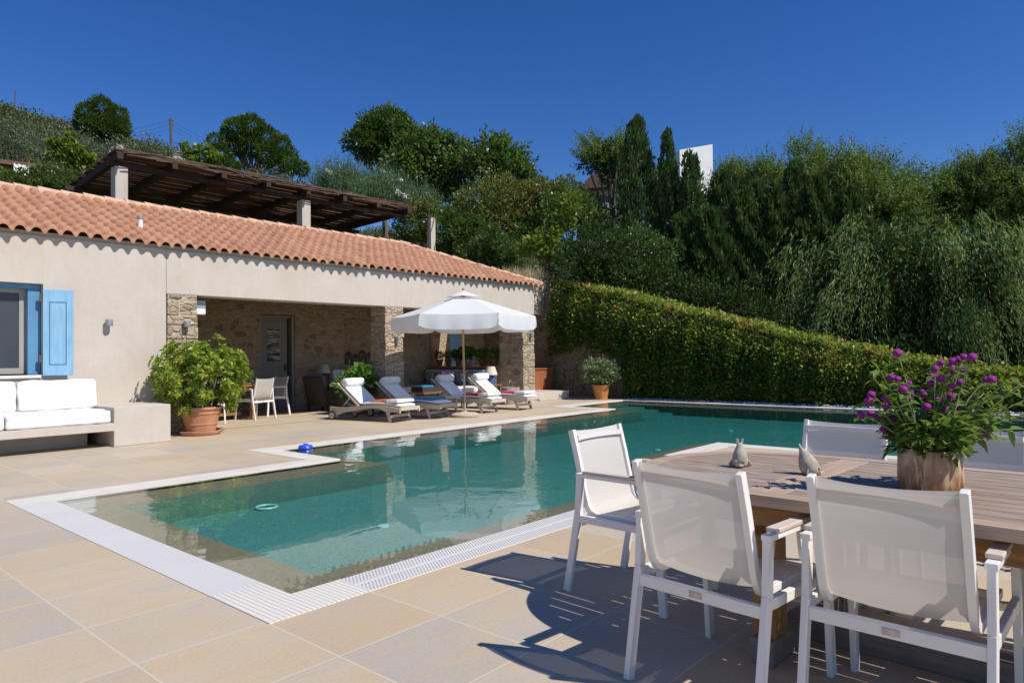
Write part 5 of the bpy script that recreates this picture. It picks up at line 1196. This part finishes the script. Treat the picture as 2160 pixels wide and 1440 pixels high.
# --- right hand side, behind the hedge
column_tree('cypress', 'tallest slender cypress, first of the cypresses from the left', 1347, 246, 640, 80, 27, 'l_cypress', 15000, group='cypresses behind the clipped hedge', taper=.4)
column_tree('cypress', 'narrow cypress standing just left of the white house', 1413, 274, 640, 50, 26.5, 'l_cypress', 11000, group='cypresses behind the clipped hedge', taper=.38)
column_tree('cypress', 'shorter rounded cypress in front of the white house', 1461, 322, 640, 58, 26, 'l_cypress', 10000, group='cypresses behind the clipped hedge', taper=.35, W=.05)
column_tree('cypress', 'broad cypress just right of the white house', 1532, 362, 640, 92, 26, 'l_cypress', 14000, group='cypresses behind the clipped hedge', taper=.42)
column_tree('cypress', 'dark cypress between the feathery treetops', 1600, 378, 660, 92, 25.5, 'l_cypress', 13000, group='cypresses behind the clipped hedge', taper=.45)
column_tree('cypress', 'broad dark cypress under the feathery treetop', 1680, 345, 680, 100, 25, 'l_cypress', 16000, group='cypresses behind the clipped hedge', taper=.5)
FG = 'feathery trees on the right skyline'
feather_tree('feathery_tree', 'olive green feathery tree left of the tallest cypress', 1290, 278, 400, 115, 33, 'l_acacia', 500, .75, .2, group=FG)
feather_tree('feathery_tree', 'olive feathery tree between the two tallest cypresses', 1384, 290, 560, 60, 31, 'l_acacia', 500, .7, .2, group=FG)
feather_tree('feathery_tree', 'wispy feathery tree against the right edge of the white house', 1535, 305, 560, 90, 28.5, 'l_acacia', 1100, .8, .15, group=FG)
feather_tree('feathery_tree', 'feathery tree top just right of the broad cypress', 1608, 325, 600, 110, 27.5, 'l_acacia', 1300, .8, .2, group=FG, up_=1.3)
feather_tree('feathery_tree', 'narrow feathery tree top left of the tall feathery one', 1648, 345, 600, 80, 26.5, 'l_acacia', 900, .75, .2, group=FG, up_=1.3)
feather_tree('feathery_tree', 'tall feathery tree in the middle of the right skyline', 1698, 268, 640, 125, 28, 'l_acacia', 2600, .95, .25, group=FG)
feather_tree('feathery_tree', 'widest feathery tree crown on the right skyline', 1848, 258, 660, 205, 25, 'l_acacia', 4000, .95, .25, group=FG)
feather_tree('feathery_tree', 'feathery tree above the pepper tree near the right edge', 2062, 290, 600, 115, 24, 'l_acacia', 2400, .85, .3, group=FG)
feather_tree('feathery_tree', 'dark feathery tree cut off by the right edge', 2172, 285, 640, 120, 23, 'l_acacia', 2000, .85, .3, group=FG)
# pepper tree: curtains of hanging strands
pp = P(1950, 800, 18.8); zb = terr(pp.x, pp.y); base = Vector((pp.x, pp.y, zb)); t = thing('pepper_tree', 'large weeping pepper tree with hanging curtains of leaves at the right', 'tree', base)
nf = 3000; d = rdir(nf); d[:, 2] = np.abs(d[:, 2]); q = (.5+.5*rng.random(nf)**.45)*(1+.22*np.sin(d[:, 0]*4+1)*np.sin(d[:, 1]*5+2)+.1*np.sin(d[:, 0]*13))
B = np.stack([d[:, 0]*2.6*q, d[:, 1]*3.2*q, 2.6+d[:, 2]*1.75*q-.8*(rng.random(nf) < .35)-rng.random(nf)*1.6*(rng.random(nf) < .6)], 1)
kb = rng.integers(0, 60, nf); B = B[:60][kb]+rng.normal(0, 1, (nf, 3))*np.array([.25, .25, .24]); d = unit(B-np.array([0, 0, 2.2]))
Q = fronds(B, unit(d*np.array([.35, .35, .0])+rdir(nf)*.2+np.array([0, 0, -.45])), rng.uniform(.7, 1.6, nf), 1.0, 26, .16, .028, .3, .03, 1.3); quads('crown', Q, 'l_pepper', t)
trunk(t, (0, 0, 0), [tuple(B[i]*.55+np.array([0, 0, .8])) for i in range(0, nf, 400)], .25)
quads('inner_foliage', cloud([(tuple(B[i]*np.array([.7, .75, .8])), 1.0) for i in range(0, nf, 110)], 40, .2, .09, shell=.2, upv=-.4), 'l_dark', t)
for k, (px, top, w_, D) in enumerate(((1575, 405, 120, 24.5), (1640, 395, 110, 24), (1730, 375, 130, 23.5), (1800, 400, 130, 23), (1500, 440, 110, 24), (1440, 455, 95, 24.5), (1375, 500, 100, 24))):
    column_tree('conifer', ['dark', 'ragged', 'broad', 'shaded', 'squat', 'low', 'lowest'][k]+' conifer filling the gap '+['right of the broad cypress', 'beside the dark cypress', 'left of the widest feathery crown', 'under the widest feathery crown', 'below the white house', 'below the narrow cypress', 'below the tallest cypress'][k], px, top, 700, w_, D, 'l_cypress', 15000, group='dark conifers among the cypresses', taper=.55, ragged=.25, up_=.8, L=.2, W=.06)
# dense dark understorey between hedge and trees
UG = 'dark evergreens massed behind the clipped hedge'
for k, (bx, lb, bl) in enumerate([
    (1240, 'dark laurel mass right of the roof end', [(1215, 560, 60), (1260, 530, 70), (1310, 560, 75), (1250, 600, 50)]),
    (1380, 'dark evergreen mass below the tallest cypress', [(1370, 600, 55), (1440, 620, 60), (1400, 650, 55), (1330, 630, 50)]),
    (1520, 'dark evergreen mass below the white house', [(1510, 640, 60), (1570, 650, 60), (1500, 660, 50), (1590, 670, 50)]),
    (1680, 'dark evergreen mass left of the weeping pepper tree', [(1650, 680, 50), (1710, 680, 55), (1760, 690, 60)]),
    (1850, 'dark evergreen mass inside the pepper tree shade', [(1840, 600, 110), (1920, 660, 100), (1830, 720, 70), (2000, 690, 100)]),
    (2080, 'dark evergreen mass at the right edge above the flowers', [(2060, 600, 110), (2140, 640, 110), (2100, 740, 90), (2010, 760, 60), (2160, 780, 80)]),
    (1760, 'low dark shrubs along the hedge top left of the flowers', [(1640, 690, 40), (1700, 700, 48), (1760, 715, 50), (1830, 740, 52), (1600, 670, 36)]),
    (1980, 'low dark shrubs along the hedge top behind the flowers', [(1900, 755, 55), (1980, 770, 60), (2060, 780, 60), (2130, 790, 60)])]):
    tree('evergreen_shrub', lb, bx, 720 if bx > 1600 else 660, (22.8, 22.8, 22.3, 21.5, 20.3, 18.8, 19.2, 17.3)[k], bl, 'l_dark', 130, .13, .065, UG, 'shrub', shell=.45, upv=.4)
tree('laurel_bush', 'glossy laurel catching sunlight on its upper leaves below the tallest cypress', 1330, 600, 22.6, [(1290, 520, 36), (1345, 510, 42), (1395, 530, 36), (1310, 575, 42), (1370, 580, 40)], 'l_laurel', 170, .12, .05, None, 'shrub', upv=.5)
fig = tree('fig_bush', 'bright lime green fig shrub beside the roof end', 1150, 620, 23.2, [(1130, 510, 20), (1160, 495, 24), (1105, 530, 16), (1150, 535, 18), (1175, 530, 26), (1190, 470, 25), (1205, 430, 24)], 'l_lime', 150, .15, .10, None, 'shrub', shell=.2, upv=.5)
# --- middle: trees behind the pool house
tree('carob_tree', 'tall dark green tree at the top of the middle skyline', 810, 470, 36, [(760, 300, 27), (785, 275, 30), (815, 262, 33), (845, 280, 30), (800, 310, 34), (850, 310, 34), (775, 325, 20), (820, 335, 25), (840, 247, 15)], 'l_pine', 260, .22, .07, 'broadleaf trees behind the pool house', shell=.35, grow=1.15)
tree('cherry_tree', 'drooping leaved cherry tree in the middle of the skyline', 900, 480, 31, [(850, 350, 38), (880, 310, 40), (925, 330, 42), (960, 350, 38), (900, 375, 35), (905, 280, 17), (945, 295, 16), (970, 310, 18), (870, 390, 30), (935, 385, 30)], 'l_broad', 125, .24, .10, 'broadleaf trees behind the pool house', upv=-.25, shell=.25, lump=.3, grow=1.15)
tree('young_walnut_tree', 'lighter green tree with visible forked trunk right of the cherry tree', 1045, 470, 30, [(1000, 345, 30), (1030, 320, 32), (1070, 335, 34), (1100, 360, 26), (1040, 360, 30), (1055, 298, 14), (1120, 375, 13), (1085, 380, 25)], 'l_broad', 130, .22, .09, 'broadleaf trees behind the pool house', shell=.2, lump=.35, grow=1.2)
tree('bronze_acacia_bush', 'bronze tipped dense bush below the walnut tree', 1060, 520, 28, [(1010, 430, 42), (1060, 415, 45), (1110, 430, 42), (1040, 470, 45), (1100, 480, 42), (1140, 410, 34), (1170, 420, 34), (1195, 400, 26)], 'l_brown', 210, .14, .06, 'shrubs on the bank behind the roof', 'shrub', grow=1.15)
tree('tangled_shrub', 'green tangled shrub bank rising behind the hip of the roof', 980, 580, 27, [(870, 480, 34), (940, 480, 44), (960, 520, 44), (1000, 500, 46), (1040, 525, 40), (890, 520, 36), (1070, 530, 30), (1110, 505, 30), (1140, 480, 40), (1180, 450, 42), (1220, 440, 34)], 'l_broad', 210, .13, .075, 'shrubs on the bank behind the roof', 'shrub', grow=1.1)
tree('wooded_bank_shrub', 'dense dark shrubbery filling the bank behind the walnut tree', 1000, 520, 34, [(860, 420, 50), (930, 430, 45), (1000, 420, 45), (1070, 410, 50), (1140, 420, 42), (1190, 440, 45), (1240, 450, 40), (980, 470, 50), (1090, 480, 55)], 'l_mid', 90, .2, .1, 'shrubs on the bank behind the roof', 'shrub')
tree('wooded_bank_shrub', 'mid green bushes in front of the brown villa', 1270, 520, 31, [(1215, 420, 30), (1250, 470, 34), (1300, 470, 36), (1330, 430, 26), (1400, 450, 34), (1440, 470, 34), (1490, 460, 34), (1540, 450, 40)], 'l_mid', 130, .17, .08, 'shrubs on the bank behind the roof', 'shrub')
tree('pergola_vine', 'yellow green vine spilling over the right end of the pergola', 880, 520, 26.5, [(860, 450, 20), (885, 435, 22), (905, 432, 18), (870, 480, 24), (880, 505, 22), (895, 470, 14)], 'l_brown', 260, .09, .06, None, 'vine', trunkr=.05)
feather_tree('bamboo_clump', 'upright bamboo clump low behind the roof ridge', 1040, 505, 590, 110, 25.5, 'l_bamboo', 420, .6, .3, 18, .16, .025, 'shrubs on the bank behind the roof')
# oleander with white flowers
def oleander(label, px, top, bot, w_, D, n):
    s = D/FPX; a = P(px, bot, D); base = Vector((a.x, a.y, min(a.z, terr(a.x, a.y)))); zo = a.z-base.z; t = thing('oleander', label, 'shrub', base, 0, 'oleanders above the pergola'); h = (bot-top)*s; r0 = w_*s/2
    d = rdir(n); d[:, 2] = np.abs(d[:, 2]); q = .35+.65*rng.random(n)**.6; B = np.stack([d[:, 0]*r0*q*.8, d[:, 1]*r0*q*.8, zo+h*.1+d[:, 2]*h*.6*q], 1)
    quads('crown', fronds(B, unit(d*.5+rdir(n)*.2+np.array([0, 0, 1.0])), rng.uniform(.6, 1.1, n), .05, 16, .17, .03, .6, .02, .9), 'l_olean', t)
    m_ = 16; fc = []
    for i in range(m_): j = rng.integers(0, n); fc.append((tuple(B[j]*np.array([1.05, 1.05, 1])+np.array([0, 0, .5])), .10))
    quads('white_blooms', cloud(fc, 900, .06, .05, .3, 1), 'white_metal', t); MB().tube([(0, 0, -.4), (0, 0, zo+.6)], .05).build('stem', 'bark', t)
oleander('grey green oleander with white blooms left of the dark tree', 720, 335, 440, 150, 28, 900)
oleander('grey green oleander with white blooms below the dark tree', 810, 345, 470, 170, 27, 1100)
oleander('low oleander peeping over the right half of the pergola', 890, 390, 480, 100, 27.5, 500)
# --- left skyline
tree('stone_pine', 'round crowned stone pine on the left hillside', 215, 330, 62, [(185, 240, 22), (215, 228, 24), (245, 245, 22), (200, 265, 26), (235, 268, 28), (255, 268, 18), (175, 265, 16), (222, 290, 20), (250, 285, 18)], 'l_pine', 170, .3, .07, 'stone pines on the skyline', shell=.6, lump=.12, upv=.3, out=1.0, rnd=.5, trunkr=.35)
tree('stone_pine', 'broad domed stone pine above the middle of the pergola', 515, 365, 47, [(500, 275, 26), (530, 268, 26), (560, 290, 26), (495, 305, 24), (530, 305, 28), (590, 310, 24), (565, 325, 26), (605, 335, 22), (480, 285, 14), (580, 350, 20)], 'l_pine', 240, .25, .06, 'stone pines on the skyline', shell=.6, lump=.12, upv=.3, out=1.0, rnd=.5, trunkr=.3)
tree('stone_pine', 'small stone pine at the right foot of the broad domed pine', 615, 385, 46, [(615, 350, 18), (635, 355, 16), (600, 365, 16), (640, 362, 10)], 'l_pine', 240, .22, .055, 'stone pines on the skyline', shell=.6, lump=.12, upv=.3, trunkr=.12)
tree('stone_pine', 'narrow stone pine left of the broad domed pine', 460, 380, 46, [(455, 300, 18), (465, 325, 22), (478, 350, 22), (455, 355, 20), (490, 355, 18)], 'l_pine', 240, .22, .055, 'stone pines on the skyline', shell=.6, lump=.12, upv=.3, trunkr=.14)
OG = 'olive trees on the left slope'
for (lb, px, D, bl) in [('grey olive tree at the left edge under the ridge', 30, 46, [(0, 280, 36), (40, 270, 34), (20, 310, 38), (70, 300, 34)]),
                        ('grey olive tree above the left neighbour roof', 100, 42, [(80, 310, 34), (130, 315, 34), (110, 285, 28), (150, 320, 26)]),
                        ('grey olive tree below the round stone pine', 210, 40, [(190, 320, 30), (230, 325, 32), (250, 310, 24), (170, 300, 22)]),
                        ('grey olive tree behind the front corner of the pergola', 310, 40, [(280, 325, 26), (320, 310, 28), (350, 325, 26), (310, 335, 26)]),
                        ('grey olive tree under the broad domed pine', 560, 36, [(520, 380, 22), (560, 375, 26), (600, 385, 26), (640, 395, 20)]),
                        ('grey olive tree behind the middle of the pergola', 420, 38, [(380, 345, 22), (420, 355, 24), (460, 370, 22)])]:
    tree('olive_tree', lb, px, 400, D, bl, 'l_olive', 85, .17, .045, OG, shell=.25, lump=.3)
VG = 'leafy vine plants behind the pergola'
for (lb, px, D, bl) in [('bright leafy vine plant left of the pergola corner', 150, 30, [(115, 300, 10), (135, 305, 12), (150, 290, 10), (160, 315, 14), (140, 335, 18), (175, 340, 16), (112, 325, 9), (155, 350, 15), (188, 330, 10)]),
                        ('bright leafy vine plant behind the left part of the pergola', 395, 33, [(392, 310, 9), (400, 325, 12), (418, 315, 10), (412, 340, 12)]),
                        ('bright leafy vine plant beside the narrow stone pine', 448, 33, [(440, 315, 11), (452, 330, 12), (445, 345, 12), (432, 335, 9)])]:
    tree('vine_plant', lb, px, 400, D, bl, 'l_lime', 170, .17, .15, VG, 'shrub', shell=.15, trunkr=.05)
tree('round_hedge_bush', 'clipped green bush between the neighbour house and the pergola', 110, 420, 28, [(20, 385, 26), (60, 378, 26), (100, 372, 30), (135, 378, 28), (150, 398, 24), (0, 372, 20), (90, 400, 26)], 'l_broad', 200, .11, .07, None, 'shrub')
# scrub covering the hill
def scrub():
    C = []
    n = 3800; az = np.radians(rng.uniform(20, 88, n)); r_ = rng.uniform(50, 135, n)*np.where(rng.random(n) < .25, 1.0, 1.0)
    Q = []
    cl = []
    for a, q in zip(az, r_):
        x, y = q*math.cos(a), q*math.sin(a); s_ = float(rng.uniform(.5, 1.5))*(.6+q/140); cl.append(((x, y, terr(x, y)+s_*.3), s_))
    return cl
sc_ = scrub(); h_ = len(sc_)//2
M['l_scrub'] = leafmat('scrub_leaf', (.03, .055, .015), (.13, .15, .04), (.2, .13, .05), .2, .6, .06, .12)
tag(quads('hill_scrub', cloud(sc_, 8, .30, .17, shell=.5, upv=.4), 'l_scrub'), 'olive green scrub and low bushes covering the hill behind', 'scrub', kind='stuff')
# dry grass and low plants on the bank behind the roof end
M['drygrass'] = leafmat('dry_straw_grass', (.42, .33, .2), (.66, .55, .38), None, .3, .8, 1)
n = 2600; c = P(1150, 590, 21.5); C = np.stack([rng.uniform(16.2, 19.0, n), rng.uniform(13.9, 17.0, n), np.zeros(n)], 1); C[:, 2] = [3.72 for x, y in C[:, :2]]
tag(quads('dry_grass', leafquads(C, unit(rdir(n)*.5+np.array([0, 0, 1.0])), rng.uniform(.2, .5, n), .02), 'drygrass'), 'pale dry grass on the bank beside the roof end', 'grass', kind='stuff')
bnk = MB().box(16.1, 19.2, 13.95, 17.4, 2.6, 3.74); structure('dry_bank', bnk, simple('dry_earth', (.45, .36, .25), 1, .3, 3), smooth=0)

# ================================================================== distant buildings, poles, wires
def at(px, py, D): return P(px, py, D)
wh = at(1472, 420, 62); s = 62/FPX
hw = thing('white_house', 'tall white house gable showing between the cypresses', 'house', (wh.x, wh.y, wh.z-4), YAW-PI/2+R(14))
MB().add([(x, y, z) for y in (0, 6) for x, z in ((-1.7, 0), (1.55, 0), (1.55, 9.0), (-1.7, 8.3))], [(0, 1, 2, 3), (7, 6, 5, 4), (0, 4, 5, 1), (1, 5, 6, 2), (2, 6, 7, 3), (3, 7, 4, 0)]).build('wall', 'white_wall', hw, smooth=0)
MB().box(-1.8, 1.65, -.6, 0, 0, 4.2).build('terrace_wall', 'white_wall', hw, smooth=0); MB().box(-.4, .5, -.62, -.58, 1.2, 2.6).build('window', 'screen', hw, smooth=0)
bb = at(1272, 452, 50); bh = thing('brown_villa', 'brown roofed villa with a balcony half hidden by trees', 'house', (bb.x, bb.y, bb.z-3), YAW-PI/2)
sc = 50/FPX
MB().box(-1.4, 2.2, 0, 5, 0, 4.9).build('wall', simple('tan_render', (.42, .32, .25), .9, .1, 1), bh, smooth=0)
MB().add([(-2.0, -1, 4.6), (2.6, -1, 4.9), (2.6, 5, 4.9), (-2.0, 5, 4.6), (-.5, -1, 5.9), (2.6, -1, 6.1), (2.6, 5, 6.1), (-.5, 5, 5.9)], [(3, 2, 1, 0), (4, 5, 6, 7), (0, 1, 5, 4), (1, 2, 6, 5), (2, 3, 7, 6), (3, 0, 4, 7)]).build('roof', simple('dark_brown_roof', (.10, .06, .045), .9, .2, 2), bh, smooth=0)
MB().box(-1.2, 2.0, -.95, -.9, 2.9, 3.6).box(-1.2, 2.0, -.95, 0, 2.8, 2.9).build('balcony', 'lampgrey', bh, smooth=0)
MB().box(-.2, .5, -.02, .02, 3.0, 4.3).build('window', 'screen', bh, smooth=0)
# neighbour house at the left edge
nb = at(60, 400, 34); nh = thing('neighbour_house', 'neighbour house with ochre wall and low brown tiled eave at the left edge', 'house', (nb.x, nb.y, nb.z-1.5), YAW-PI/2+R(38))
MB().box(-6, 2.2, 0, 5, 0, 2.55).build('wall', simple('ochre_render', (.45, .25, .08), .9, .15, 1), nh, smooth=0)
MB().add([(-7, -.7, 2.45), (2.9, -.7, 2.45), (2.9, 5, 3.4), (-7, 5, 3.4), (-7, -.7, 2.65), (2.9, -.7, 2.65), (2.9, 5, 3.6), (-7, 5, 3.6)], [(3, 2, 1, 0), (4, 5, 6, 7), (0, 1, 5, 4), (1, 2, 6, 5), (2, 3, 7, 6), (3, 0, 4, 7)]).build('roof', simple('old_brown_tiles', (.16, .09, .065), .9, .3, 4), nh, smooth=0)
lc_ = at(45, 356, 33); o = MB(); K = 10
for i in range(K): o.box(-.3+i*.06, -.3+(i+1)*.06-.002, math.sin(i*1.3)*.03, math.sin(i*1.3)*.03+.015, -.25-.05*math.sin(i), .18+.03*math.cos(i*2))
o = o.build('hanging_cloth', 'cushion', smooth=0); o.location = lc_; tag(o, 'white cloth hanging in front of the neighbour house', 'cloth')
wh2 = at(243, 303, 75); t = thing('hillside_cottage', 'small white cottage below the round stone pine', 'house', (wh2.x, wh2.y, wh2.z-1.2), YAW-PI/2+R(30)); MB().box(-.8, .8, 0, 3, 0, 1.25).build('wall', 'white_wall', t, smooth=0); MB().box(-.9, .9, -.1, 3.1, 1.25, 1.45).build('roof', 'white_wall', t, smooth=0, bevel=.08)
rr = at(375, 322, 80); t = thing('red_roof_house', 'red tiled roof of a far house behind the pergola', 'house', (rr.x, rr.y, rr.z-1.5), YAW-PI/2+R(20)); MB().box(-.9, 1, 0, 4, 0, 1.5).build('wall', 'white_wall', t, smooth=0)
MB().add([(-1.2, -.3, 1.5), (1.3, -.3, 1.5), (1.3, 4.3, 1.5), (-1.2, 4.3, 1.5), (-1.2, 2, 2.2), (1.3, 2, 2.2)], [(0, 1, 5, 4), (3, 4, 5, 2), (0, 4, 3), (1, 2, 5), (0, 3, 2, 1)]).build('roof', 'terra_dark', t, smooth=0)
def upole(label, px, top, bot, D, r_):
    b = at(px, bot, D); tp = at(px, top, D); t = thing('utility_pole', label, 'utility pole', b, 0, 'power poles on the hill'); h = tp.z-b.z
    MB().tube([(0, 0, -1), (0, 0, h)], r_, 8).build('pole', 'rustiron', t); q = MB()
    for k in range(2): q.box(-.2, .2, -.05, .05, h-.15-k*.3, h-.10-k*.3)
    q.build('crossarm', 'rustiron', t, smooth=0); return at(px, top+4, D)
w1 = upole('dark power pole rising behind the pergola', 361, 250, 330, 55, .11); w2 = upole('thin power pole left of the round stone pine', 155, 240, 275, 85, .12); w3 = upole('far power pole on the ridge at the left', 32, 191, 212, 118, .1)
w0 = at(-60, 225, 95); w4 = at(640, 330, 60)
for k in range(3):
    for (a, b, lb) in ((w0, w2, 'left of the thin pole'), (w2, w1, 'between the two near poles'), (w1, w4, 'right of the dark pole')):
        a2 = a-Vector((0, 0, k*.35)); b2 = b-Vector((0, 0, k*.35)); pts = [a2.lerp(b2, i/12)-Vector((0, 0, 1.2*math.sin(PI*i/12))) for i in range(13)]
        tag(MB().tube(pts, .012, 4).build('power_wire', 'rustiron'), 'thin power wire, '+['top', 'middle', 'lowest'][k]+' one '+lb, 'wire', 'power wires across the hill')
